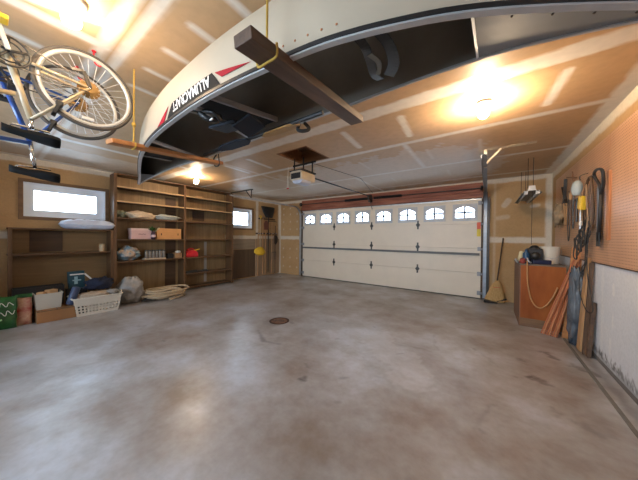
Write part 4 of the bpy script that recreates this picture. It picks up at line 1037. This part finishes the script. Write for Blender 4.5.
# red fuel can
gc = thing('fuel_can', 'red plastic fuel can with yellow spout on the fifth shelf, right bay', 'fuel can', (-5.72, 2.85, .747))
MB().prism([(-.14, 0), (.14, 0), (.14, .10), (.08, .155), (-.02, .165), (-.11, .13), (-.14, .09)], (-5.80, 2.86, .748), (0,1,0), (0,0,1), (.15,0,0)).build('body', 'red', gc, bevel=.015)
MB().tube(smooth_curve([(-5.72, 2.78, .88), (-5.72, 2.80, .935), (-5.72, 2.9, .935), (-5.72, 2.93, .90)], 4), .012, 8).build('handle', 'red', gc, smooth=True)
MB().tube([(-5.71, 2.93, .89), (-5.69, 3.05, .93)], [.018, .012], 10).build('spout', 'yellow', gc, smooth=True)
# dark tools on the 6th shelf
tagb(MB().cbox((-5.70, 2.85, .40), (.14, .3, .045), Matrix.Rotation(.1, 3, 'Z')).tube([(-5.68, 2.70, .41), (-5.66, 2.98, .43)], .014, 8), 'tool_case', 'dark_steel', 'dark flat tool case on the lowest hanging shelf, right bay', 'case', (-5.74, 2.85, .376), bevel=.004)
tagb(MB().cbox((-5.73, 3.15, .392), (.12, .22, .03), Matrix.Rotation(-.15, 3, 'Z')).cbox((-5.72, 3.2, .412), (.06, .1, .02)), 'tool_pouch', 'rubber', 'black tool pouch beside the flat tool case on the lowest hanging shelf', 'pouch', (-5.73, 3.15, .376), bevel=.004)
tagb(MB().box((-5.70, 2.9, 2.157), (-5.63, 3.06, 2.175)).box((-5.71, 2.94, 2.175), (-5.64, 3.12, 2.19)), 'wood_offcut', 'pine', 'short wood offcuts on the top shelf, right bay', 'wood', (-5.67, 3, 2.157), bevel=.002)

# ================================================================ TOOL CORNER (left wall, beyond the second window)
XT = XL+.06
rack = thing('tool_rack', 'narrow dark wall rack holding long handled tools in the corner', 'rack', (XL+.02, 5.35, 1.35))
MB().box((XL, 4.95, 1.32), (XL+.03, 5.85, 1.37)).build('rail', 'dark_wood', rack)
for k in range(6): MB().tube([(XL+.03, 5.02+k*.15, 1.345), (XL+.10, 5.02+k*.15, 1.36)], .006, 6).build('peg', 'steel', rack)
MB().box((XL, 5.05, 1.80), (XL+.03, 5.75, 1.84)).build('rail', 'dark_wood', rack)
def handle(mb, y, z0, z1, x=XT, r=.013, dy=0): return mb.tube([(x, y, z0), (x, y+dy, z1)], r, 8)
# yellow snow shovel (scoop down)
ys = thing('snow_shovel', 'yellow bladed snow shovel with cream handle hanging left in the tool corner', 'snow shovel', (XT, 5.08, .72))
P = []
for i in range(9):
    u = (i/8-.5); P.append([V((XT+.015+.05*(1-(2*u)**2)-.03*(j/4), 5.06+u*.46*(1-.12*j/4), .66+.10*(2*abs(u))**3*(1-j/4)+.27*j/4-.09*(2*abs(u))**2*(j/4))) for j in range(5)])
MB().grid(P).build('scoop', 'yellow', ys, solid=.005, smooth=True)
handle(MB(), 5.08, .90, 1.80).build('shaft', mat('pale_shaft', (.5, .4, .26), .6), ys)
MB().tube([(XT, 5.05, 1.90), (XT, 5.15, 1.90)], .013, 8).tube([(XT, 5.05, 1.9), (XT, 5.10, 1.80)], .01, 8).tube([(XT, 5.15, 1.9), (XT, 5.10, 1.80)], .01, 8).build('grip', 'yellow', ys, smooth=True)
# black wide shovel inverted
bs = thing('snow_pusher', 'wide black shovel hung blade up at the top of the tool corner', 'shovel', (XT, 5.42, .1))
P = []
for i in range(11):
    u = (i/10-.5)*2; w = .29
    P.append([V((XT+.03+.05*(1-u*u)-.01*j, 5.42+u*w*(1-.5*(1-j/5)**1.5), 1.86+.36*j/5)) for j in range(6)])
MB().grid(P).build('blade', 'black', bs, solid=.006, smooth=True)
handle(MB(), 5.42, .10, 1.9, r=.015).build('shaft', 'black', bs)
# reddish shovel
rs_ = thing('garden_spade', 'reddish brown garden spade hung blade up beside the yellow shovel', 'spade', (XT, 5.27, .05))
MB().prism([(-.09, 0), (.09, 0), (.1, .2), (.05, .27), (0, .30), (-.05, .27), (-.1, .2)], (XT+.03, 5.30, 1.47), (0,1,0), (0,0,1), (.006,0,0)).build('blade', mat('rusty_red', (.16, .06, .04), .6), rs_, bevel=.002)
handle(MB(), 5.30, .03, 1.5).build('shaft', 'pine', rs_)
rk = thing('garden_rake', 'long handled rake with dark steel head in the tool corner', 'rake', (XT, 5.55, .03))
handle(MB(), 5.56, .03, 1.75, x=XT+.02).build('shaft', 'pine', rk)
h_ = MB().tube([(XT+.02, 5.38, 1.76), (XT+.02, 5.74, 1.76)], .009, 6)
for k in range(11): h_.tube([(XT+.02, 5.38+k*.036, 1.76), (XT+.07, 5.38+k*.036, 1.73)], .004, 5)
h_.build('head', 'dark_steel', rk)
sp = thing('round_shovel', 'round point shovel with dark blade beside the corner, blade at mid height', 'shovel', (XT, 5.68, .03))
handle(MB(), 5.70, .03, 1.62, x=XT+.03).build('shaft', mat('dark_shaft', (.10, .06, .04), .6), sp)
MB().prism([(-.09, 0), (-.1, .14), (-.06, .22), (.06, .22), (.1, .14), (.09, 0), (.04, -.07), (0, -.1), (-.04, -.07)], (XT+.05, 5.70, 1.08), (0,1,0), (0,0,1), (.006,0,0)).build('blade', 'dark_steel', sp, bevel=.002)
fkk = thing('garden_fork', 'four tined garden fork hanging low in the tool corner', 'fork', (XT, 5.62, .5))
h_ = MB().tube([(XT+.08, 5.50, .74), (XT+.08, 5.70, .74)], .009, 6)
for k in range(4): h_.tube([(XT+.08, 5.50+k*.066, .74), (XT+.08, 5.50+k*.066, .50)], .006, 5)
h_.build('tines', 'dark_steel', fkk); MB().tube([(XT+.08, 5.6, .74), (XT+.08, 5.6, 1.38)], .013, 8).build('shaft', mat('fork_shaft', (.25, .13, .07), .6), fkk)
bd = MB().tube([(XT-.0, 4.99, .02), (XT-.0, 5.0, 1.33)], .014, 8)
tagb(bd, 'wooden_pole', 'pine', 'plain wooden pole at the left end of the tool corner', 'pole', (XT, 4.99, .02))
hd_ = thing('hoe', 'garden hoe with small dark blade hooked over the upper rail in the corner', 'hoe', (XT, 5.2, .03))
handle(MB(), 5.19, .05, 1.84).build('shaft', 'pine', hd_); MB().cbox((XT+.06, 5.19, 1.845), (.1, .15, .008)).build('blade', 'dark_steel', hd_)
# box on floor by shelf (white tag)
# ================================================================ RIGHT CORNER
# wooden cabinet
cab = thing('wooden_cabinet', 'orange-brown plywood cabinet at the right corner, cluttered top, scuffed base', 'cabinet', (.62, 4.9, 0))
M['ply'] = mat('orange_brown_plywood', (.22, .055, .012), .6, spec=.25, scale=1.8, stretch=(2, 2, .6), col2=(.43, .135, .032), bump=.1)
M['ply_side'] = wood('grey_brown_side', (.13, .055, .025), (.24, .12, .065), 2)
CX0, CX1, CY0, CY1, CZ = .375, .845, 4.46, 5.3, .875
MB().box((CX0+.012, CY0, .12), (CX1, CY0+.018, CZ)).build('front_panel', 'ply', cab, bevel=.002)
MB().box((CX0+.012, CY0+.002, .0), (CX1, CY0+.02, .12)).build('kick_board', wood('stained_kick_board', (.10, .055, .03), (.28, .16, .08), 0), cab)
MB().box((CX0, CY0, 0), (CX0+.014, CY1, CZ)).build('side_panel', 'ply_side', cab); MB().box((CX1-.014, CY0+.02, 0), (CX1, CY1, CZ)).build('side_panel', 'ply_side', cab)
MB().box((CX0, CY1-.014, 0), (CX1, CY1, CZ)).build('back_panel', 'ply_side', cab); MB().box((CX0+.01, CY0+.018, .03), (CX1-.01, CY1-.014, .05)).build('bottom_panel', 'ply_side', cab)
MB().box((CX0-.01, CY0-.008, CZ-.006), (CX1+.01, CY1, CZ+.014)).build('top_panel', mat('grey_brown_top', (.16, .12, .09), .6, scale=10), cab, bevel=.003)
TZ = CZ+.014
# bucket
bk = thing('bucket', 'white plastic bucket on top of the orange-brown cabinet', 'bucket', (.735, 4.80, TZ))
MB().lathe([(.095, 0), (.112, .23), (.116, .23), (.116, .245), (.106, .245), (.09, .01)], (.735, 4.80, TZ), n=28).build('body', mat('bucket_white', (.72, .66, .55), .45, var=.04), bk, smooth=False)
MB().tube([(.735+.118*math.cos(a), 4.78-.02-.1*math.sin(a), TZ+.2-.12*math.sin(a)) for a in [PI*k/12 for k in range(13)]], .003, 5).build('bail_handle', 'steel', bk)
# black machine (small motor)
en = thing('small_engine', 'black finned small engine sitting on the orange-brown cabinet', 'engine', (.56, 4.72, TZ))
MB().cbox((.56, 4.74, TZ+.12), (.17, .16, .19)).build('block', 'black', en, bevel=.012)
for k in range(6): MB().cbox((.56, 4.74, TZ+.06+k*.022), (.175, .18, .007)).build('fin', 'dark_steel', en)
MB().lathe([(.055, 0), (.06, .02), (.04, .05), (.02, .06)], (.56, 4.74, TZ+.2), n=20).build('cap', 'black', en, smooth=True)
MB().lathe([(.05, 0), (.055, .03), (.05, .05)], (.56, 4.66, TZ+.11), (0, -1, 0), 20).build('flywheel_cover', 'dark_steel', en, smooth=True)
MB().box((.48, 4.66, TZ), (.64, 4.82, TZ+.045)).build('base', 'dark_steel', en, bevel=.004)
tagb(MB().lathe([(.035, 0), (.04, .01), (.04, .14), (.018, .17), (.016, .20)], (.455, 4.60, TZ), n=18), 'blue_bottle', mat('blue_bottle', (.015, .07, .16), .3), 'blue bottle on the left front of the cabinet', 'bottle', (.455, 4.60, TZ), smooth=True)
tagb(MB().lathe([(.028, 0), (.03, .005), (.03, .15), (.02, .165)], (.40, 4.85, TZ), (.18, 0, .98), 18), 'spray_can', mat('cream_can', (.7, .6, .35), .35), 'cream spray can standing at the left edge of the cabinet', 'can', (.40, 4.85, TZ), smooth=True)
tagb(blob((.41, 4.53, TZ+.035), (.07, .1, .08), 4, amp=.5), 'red_rag', mat('red_rag', (.35, .07, .05), .8), 'dull red rag at the left front corner of the cabinet', 'rag', (.41, 4.53, TZ), smooth=True)
tagb(MB().cbox((.61, 4.55, TZ+.03), (.2, .1, .06), Matrix.Rotation(.15, 3, 'Z')), 'navy_case', mat('navy_case', (.01, .015, .05), .5), 'dark navy case lying in front of the bucket on the cabinet', 'case', (.61, 4.55, TZ), bevel=.01)
tagb(MB().tube(smooth_curve([(.50, 4.50, TZ+.012), (.47, 4.5, TZ+.04), (.46, 4.52, TZ+.08)], 4), .012, 6).tube(smooth_curve([(.36, 4.6, TZ+.01), (.35, 4.75, TZ+.04), (.37, 4.95, TZ+.012)], 5), .015, 8), 'grey_pipe', 'steel', 'bent grey metal pipe at the left edge of the cabinet top', 'pipe', (.4, 4.6, TZ), smooth=True)
# hose draped over the cabinet front
hz = MB().tube(smooth_curve([(.46, 4.60, TZ+.03), (.455, 4.47, TZ+.03), (.452, 4.43, TZ-.06), (.46, 4.43, .62), (.50, 4.425, .40), (.57, 4.42, .30), (.64, 4.42, .33), (.71, 4.42, .45), (.76, 4.42, .60)], 6), .008, 8)
tagb(hz, 'air_hose', mat('orange_tan_hose', (.50, .26, .10), .5), 'orange-tan hose draped in a loop down the cabinet front', 'hose', (.46, 4.46, .3), smooth=True)
# bundle of orange laths, each one a thing
M['lath'] = mat('terracotta_lath', (.36, .105, .04), .6, scale=3, stretch=(6, 6, .5), col2=(.56, .20, .085))
M['lath_dark'] = mat('brown_lath', (.20, .055, .02), .6, scale=3, stretch=(6, 6, .5), col2=(.34, .11, .045))
M['lath_pale'] = mat('pale_orange_lath', (.50, .19, .08), .6, scale=3, stretch=(6, 6, .5), col2=(.62, .28, .13))
for k in range(9):
    u = k/8
    bot = V((.585+.0165*k, 4.26-.010*k, .004)); top = V((.845+.006*k, 4.12-.008*k+.025*(k % 3), 1.00-.03*((k*5) % 4)))
    o = MB().bar(bot, top, .012, .020, (0, 1, 0)).build('lath', ('lath', 'lath_dark', 'lath_pale')[(k*2) % 3], at=bot, bevel=.002)
    tag(o, 'terracotta orange wooden lath in the bundle leaning beside the cabinet', 'lath', 'laths leaning beside the cabinet')
# thicker orange board with pale face at the top of the bundle
tagb(MB().bar((.82, 4.22, .003), (.895, 4.22, 1.14), .10, .02, (0, 1, 0)), 'board_offcut', 'pine_y', 'wide orange board standing tallest behind the lath bundle', 'board', (.8, 4.12, 0), bevel=.002)
# plastic sheet bag
tagb(blob((.845, 4.03, .45), (.12, .18, .88), 21, amp=.35, freq=2.4, flat=.003, nu=34, nv=34, power=.8), 'plastic_wrapped_roll', mat('blue_grey_plastic', (.05, .065, .085), .2, scale=5, bump=1.4, col2=(.16, .19, .22)), 'blue-grey plastic wrapped roll standing between laths and wall boards', 'roll', (.845, 3.99, 0), smooth=True)
# boards leaning on wall
for (y, x0, x1, z, w, lab) in ((3.87, .85, .905, 1.04, .10, 'pale pine board leaning on the right wall, tallest of the upright boards'), (3.755, .86, .905, .99, .04, 'dark edged pine stud leaning on the right wall beside the tallest board'), (3.69, .875, .908, .58, .055, 'short dark brown board leaning lowest on the right wall')):
    m_ = M['pine'] if z > 1 else (M['weather_wood'] if z < .6 else wood('dark_stud', (.07, .04, .022), (.16, .09, .05), 2))
    tagb(MB().bar((x0, y, .002), (x1, y, z), w, .03, (1, 0, 0)), 'wall_board', m_, lab, 'board', (x0, y, 0), bevel=.002)
# broom
br = thing('broom', 'straw broom with dark handle leaning on the wall between door and cabinet', 'broom', (.13, 5.83, 0))
hp0, hp1 = V((.11, 5.80, .0)), V((.24, 5.93, 1.26))
P = []
dd = (hp1-hp0).normalized()
for j in range(7):
    k = j/6; w = .15*(1-k)**.7+.022; th = .035*(1-k)+.02; c = hp0+dd*(.42*k+.012)
    c.z = max(c.z, .012)
    P.append([c+V((math.cos(a)*w, math.sin(a)*th, .01*noise.noise(V((a*3, k, 1))) if j == 0 else 0)) for a in [2*PI*i/20 for i in range(20)]])
P = [list(r) for r in zip(*P)]
MB().grid(P, closed_u=True).build('bristles', mat('straw', (.42, .24, .08), .85, scale=30, stretch=(3, 3, .3), col2=(.62, .4, .17), bump=.8), br, smooth=True, solid=.01)
MB().tube([hp0+dd*.40, hp1], .0115, 8).build('handle', 'dark_wood', br)
for z in (.2, .27, .33): MB().lathe([(.001, 0), (.001, .004)], hp0, n=4) 
MB().tube([hp0+dd*.30+V((math.cos(a)*.072, math.sin(a)*.036, 0)) for a in [2*PI*i/16 for i in range(16)]], .004, 5, closed=True).build('binding', 'red', br)
dp = thing('dustpan', 'black dustpan on the floor by the right door track', 'dustpan', (-.02, 5.75, 0))
MB().prism([(0, 0), (.22, 0), (.22, .02), (.0, .05)], (-.06, 5.66, .0), (1, .15, 0), (0, 0, 1), (0, .2, 0)).prism([(0, 0), (.17, 0), (.2, .07), (.1, .1), (0, .05)], (.0, 5.84, .0), (1, .1, 0), (0, 0, 1), (0, .012, 0)).build('pan', 'black', dp, bevel=.004)
MB().tube([(.15, 5.76, .03), (.30, 5.80, .09)], .014, 8).build('handle', 'black', dp)
# shop light
sl = thing('shop_light', 'fluorescent shop light hanging on cords above the cluttered cabinet', 'shop light', (.5, 5.0, 1.95))
y0, y1, zc = 4.55, 5.75, 1.955
MB().prism([(-.02, .045), (.02, .045), (.03, .0), (.11, -.05), (.108, -.056), (.025, -.012), (-.025, -.012), (-.108, -.056), (-.11, -.05), (-.03, .0)], (.50, y0, zc), (1,0,0), (0,0,1), (0, y1-y0, 0)).build('reflector', mat('dusty_enamel', (.16, .15, .135), .45), sl)
for dx in (-.065, .065):
    MB().tube([(.5+dx, y0+.04, zc-.05), (.5+dx, y1-.04, zc-.05)], .016, 10).build('tube', mat('grey_tube', (.34, .33, .32), .3), sl, smooth=True)
    MB().cbox((.5+dx, y0+.02, zc-.045), (.045, .04, .05)).build('socket', 'white', sl, bevel=.004)
MB().prism([(-.035, .05), (.035, .05), (.04, .0), (.05, -.02), (-.05, -.02), (-.04, 0)], (.50, y0-.008, zc), (1,0,0), (0,0,1), (0, .01, 0)).build('end_cap', 'white', sl)
for yy in (y0+.15, y1-.15):
    MB().tube([(.47, yy, H), (.47, yy, zc+.04)], .004, 5).tube([(.53, yy, H), (.53, yy, zc+.04)], .004, 5).build('suspension_cord', 'rubber', sl)
MB().tube([(.515, y0+.1, zc-.02), (.515, y0+.1, TZ+.27)], .003, 5).build('power_cord', 'rubber', sl)

# ---- tools on the pegboard (x about .9)
PX = XR-.016
def ptool(name, label, cat, y, z, group=None): return thing(name, label, cat, (PX, y, z), group)
# D-handled black shovel
ds = ptool('snow_shovel', 'black D-grip shovel hanging handle up, rightmost on the pegboard', 'shovel', 3.45, 1.2)
dr = [(3.375, 1.905), (3.365, 1.86), (3.40, 1.80), (3.445, 1.765)]
gr = MB()
gr.tube(smooth_curve([(PX-.035, 3.46, 1.68), (PX-.035, 3.40, 1.77), (PX-.05, 3.36, 1.86), (PX-.06, 3.37, 1.90), (PX-.07, 3.45, 1.915), (PX-.06, 3.55, 1.90), (PX-.05, 3.55, 1.85), (PX-.035, 3.50, 1.77), (PX-.035, 3.46, 1.68)], 5), .013, 8)
gr.build('grip', 'black', ds, smooth=True)
MB().tube([(PX-.03, 3.46, 1.72), (PX-.03, 3.52, 1.22)], [.016, .015], 8).build('shaft', 'black', ds, smooth=True)
MB().prism([(-.045, 0), (.045, 0), (.05, .14), (-.05, .14)], (PX-.035, 3.525, 1.17), (0,1,0), (0,0,1), (.006,0,0)).build('socket', 'black', ds, bevel=.003)
bs2 = MB().prism([(-.04, 0), (.03, 0), (.035, .54), (-.035, .52)], (PX-.02, 3.585, 1.24), (0,1,.0), (0,0,1), (.008,0,0))
tagb(bs2, 'hand_saw', mat('blue_grey_blade', (.34, .40, .50), .4, .2), 'blue-grey saw blade hanging just left of the D-grip shovel', 'saw', (PX, 3.58, 1.24), bevel=.001)
# coiled extension cord with yellow plug box
cd = ptool('extension_cord', 'brown and black extension cord coiled on the pegboard with loops dangling to the boards', 'cord', 3.85, 1.4)
def loop(cy_, cz, ry, rz, x, ph=0, n=22): return [(PX-x-.006*math.sin(3*a), cy_+ry*math.cos(a+ph), cz+rz*math.sin(a+ph)) for a in [2*PI*k/n for k in range(n)]]
for i, (cy_, cz, ry, rz, x) in enumerate(((3.80, 1.62, .12, .30, .03), (3.76, 1.60, .13, .31, .045), (3.84, 1.58, .09, .26, .055), (3.80, 1.55, .10, .28, .065))):
    MB().tube(loop(cy_, cz, ry, rz, x), .010, 6, closed=True).build('cord_loop', ('rubber', mat('brown_cord', (.11, .065, .04), .6), 'rubber', mat('tan_cord', (.30, .19, .11), .6))[i], cd, smooth=True)
yb = MB().cbox((PX-.085, 3.80, 1.64), (.05, .10, .15), Matrix.Rotation(.2, 3, 'X')).build('plug_box', 'yellow', cd, bevel=.01)
MB().lathe([(.012, 0), (.014, .04), (.007, .055)], (PX-.10, 3.76, 1.44), (0, .3, -1), 10).build('white_plug', 'white', cd)
MB().tube(smooth_curve([(PX-.05, 3.72, 1.42), (PX-.05, 3.76, 1.1), (PX-.05, 3.72, .85), (PX-.05, 3.58, .62), (PX-.04, 3.60, .50), (PX-.05, 3.74, .48), (PX-.06, 3.92, .62), (PX-.07, 3.90, .80), (PX-.05, 3.80, .96), (PX-.05, 3.73, 1.2), (PX-.05, 3.74, 1.4)], 6), .0045, 6).build('dangling_loop', 'rubber', cd, smooth=True)
MB().tube(smooth_curve([(PX-.06, 3.80, 1.35), (PX-.05, 3.81, 1.1), (PX-.05, 3.86, .85), (PX-.05, 3.93, .82), (PX-.05, 3.92, .92), (PX-.05, 3.82, 1.0), (PX-.05, 3.77, 1.3)], 6), .004, 6).build('dangling_loop', 'rubber', cd, smooth=True)
for k in range(6): MB().tube(loop(3.76+.025*k, 1.36-.045*k, .07, .12, .05+.012*k, k), .007, 6, closed=True).build('cord_bundle', 'rubber', cd, smooth=True)
# bottle
jg = ptool('spray_bottle', 'pale blue-white bottle hung above the yellow plug box on the pegboard', 'bottle', 3.95, 1.80)
MB().lathe([(.02, 0), (.038, .012), (.046, .05), (.048, .09), (.042, .13), (.028, .155), (.012, .17)], (PX-.10, 3.93, 1.74), (0, -.15, 1), 20).build('body', mat('pale_bottle', (.42, .48, .48), .35), jg, smooth=True)
MB().tube(smooth_curve([(PX-.085, 3.885, 1.90), (PX-.085, 3.88, 1.95), (PX-.03, 3.86, 1.97)], 4), .006, 6).build('hook', 'dark_steel', jg)
# hammer
def hammer():
    t = ptool('hammer', 'black headed hammer hanging left of the coiled cord', 'hammer', 4.25, 1.62)
    MB().tube([(PX-.03, 4.25, 1.46), (PX-.03, 4.25, 1.72)], .012, 8).build('handle', 'black', t); MB().cbox((PX-.03, 4.25, 1.73), (.03, .12, .03)).build('head', 'dark_steel', t, bevel=.004); return t
hammer()
for (nm, lb_, ct, y, z0, z1, r, hd_m, hm) in (('wrench', 'long steel wrench on the pegboard right of the hammer', 'wrench', 4.12, 1.36, 1.68, .009, 'steel', 'steel'),
        ('screwdriver', 'screwdriver with dark red grip below the yellow plug box', 'screwdriver', 4.02, 1.42, 1.62, .007, 'red', 'steel'),
        ('pry_bar', 'dark steel pry bar hanging between hammer and canvas bag', 'pry bar', 4.42, 1.38, 1.86, .010, 'dark_steel', 'dark_steel'),
        ('file', 'rusty brown file on the pegboard beside the pry bar', 'file', 4.55, 1.42, 1.80, .010, 'pine', 'weather_wood')):
    t = ptool(nm, lb_, ct, y, z0)
    MB().tube([(PX-.025, y, z0), (PX-.025, y+.01, z1)], r, 8).build('shank', hm, t)
    MB().lathe([(r*1.6, 0), (r*2, .02), (r*2, .08), (r*1.4, .1)], (PX-.025, y+.01, z1-.03), n=10).build('end', hd_m, t, smooth=True)
# diagonal rods (hand tools) near corner
rd = ptool('hedge_shears', 'open hedge shears with wooden handles near the far end of the pegboard', 'shears', 4.9, 1.7)
MB().bar((PX-.02, 4.78, 1.72), (PX-.02, 5.02, 2.02), .008, .035, (1,0,0)).bar((PX-.03, 4.88, 1.74), (PX-.03, 4.80, 2.10), .008, .035, (1,0,0)).build('blade', 'dark_steel', rd)
MB().tube([(PX-.02, 4.80, 1.75), (PX-.02, 4.68, 1.42)], .012, 8).tube([(PX-.03, 4.87, 1.76), (PX-.03, 4.76, 1.44)], .012, 8).build('handle', 'pine', rd)
cbg = blob((PX-.06, 5.02, 1.60), (.10, .34, .32), 17, amp=.6, freq=2.0)
tagb(cbg, 'canvas_bag', mat('beige_canvas', (.38, .27, .16), .9, scale=14, bump=.6), 'beige canvas bag hanging on the pegboard near the far corner', 'bag', (PX-.06, 5.02, 1.45), smooth=True)
tagb(MB().tube(smooth_curve([(PX-.03, 4.62, 1.9), (PX-.03, 4.66, 1.6), (PX-.03, 4.64, 1.32), (PX-.03, 4.60, 1.22), (PX-.03, 4.56, 1.34), (PX-.03, 4.58, 1.7), (PX-.03, 4.62, 1.9)], 5), .006, 6), 'wire_loop', 'dark_steel', 'thin dark wire loop hanging between the file and the shears', 'wire', (PX, 4.6, 1.2))
tagb(MB().tube([(PX-.02, 4.35, 2.02), (PX-.02, 4.80, 2.12)], .008, 6).tube([(PX-.02, 4.45, 1.9), (PX-.02, 4.52, 2.14)], .006, 6), 'metal_rod', mat('brown_rod', (.22, .11, .05), .5), 'thin brown rod lying across hooks above the pry bar', 'rod', (PX, 4.5, 2.0))
pl_ = ptool('power_plug', 'black plug dangling on a thin lead below the pegboard tools', 'plug', 4.05, 1.2)
MB().tube([(PX-.03, 4.02, 1.42), (PX-.03, 4.03, 1.24)], .003, 5).build('lead', 'rubber', pl_); MB().cbox((PX-.03, 4.03, 1.21), (.03, .05, .045)).build('plug', 'black', pl_, bevel=.004)

# ================================================================ LIGHT
w = bpy.data.worlds.new('World'); SC.world = w; w.use_nodes = True
bg = w.node_tree.nodes['Background']; bg.inputs[0].default_value = (.62, .80, 1.0, 1); bg.inputs[1].default_value = 12.0
def area(name, loc, rot, sx, sy, e, col):
    l = bpy.data.lights.new(name, 'AREA'); l.shape = 'RECTANGLE'; l.size = sx; l.size_y = sy; l.energy = e; l.color = col
    o = bpy.data.objects.new(name, l); COL.objects.link(o); o.location = loc; o.rotation_euler = rot; return o
# added fill lamp outside the unseen back window, then portals for all windows
area('fill_back_window', ((BW[0]+BW[1])/2, YB-.5, 1.5), (PI/2, 0, 0), 3.8, 1.2, 70, (.74, .87, 1.0))
def portal(loc, rot, sx, sy):
    o = area('window_daylight', loc, rot, sx, sy, 1, (1, 1, 1)); o.data.cycles.is_portal = True
portal((XL-.125, (W1[0]+W1[1])/2, (W1[2]+W1[3])/2), (0, -PI/2, 0), W1[3]-W1[2], W1[1]-W1[0])
portal((XL-.125, (W2[0]+W2[1])/2, (W2[2]+W2[3])/2), (0, -PI/2, 0), W2[3]-W2[2], W2[1]-W2[0])
portal(((DX0+DX1)/2, YD+.06, 1.8), (-PI/2, 0, 0), DX1-DX0, .40)
portal(((BW[0]+BW[1])/2, YB-.12, (BW[2]+BW[3])/2), (PI/2, 0, 0), BW[1]-BW[0], BW[3]-BW[2])

# ================================================================ CAMERA
f, yaw, pitch, roll, h = 239.1898, .6158, -.0091, .0101, 1.2282
p_ = PARAMS = (239.1898, .6158, -.0091, .0101, 1.2282)
F = V((-math.sin(yaw)*math.cos(pitch), math.cos(yaw)*math.cos(pitch), math.sin(pitch)))
r0 = V((math.cos(yaw), math.sin(yaw), 0)); u0 = r0.cross(F)
r_ = r0*math.cos(roll)+u0*math.sin(roll); u_ = -r0*math.sin(roll)+u0*math.cos(roll)
cam = bpy.data.cameras.new('camera'); co = bpy.data.objects.new('camera', cam); COL.objects.link(co)
Mx = Matrix((r_, u_, -F)).transposed().to_4x4(); Mx.translation = V((0, 0, h)); co.matrix_world = Mx
cam.sensor_fit = 'HORIZONTAL'; cam.sensor_width = 36; cam.lens = f*36/638; cam.clip_start = .02
SC.camera = co
vs = SC.view_settings; vs.view_transform = 'Standard'; vs.look = 'None'; vs.gamma = 1; vs.exposure = 0.22
SC.cycles.max_bounces = 10; SC.cycles.diffuse_bounces = 6; SC.cycles.sample_clamp_indirect = 6
SC.cycles.use_denoising = True
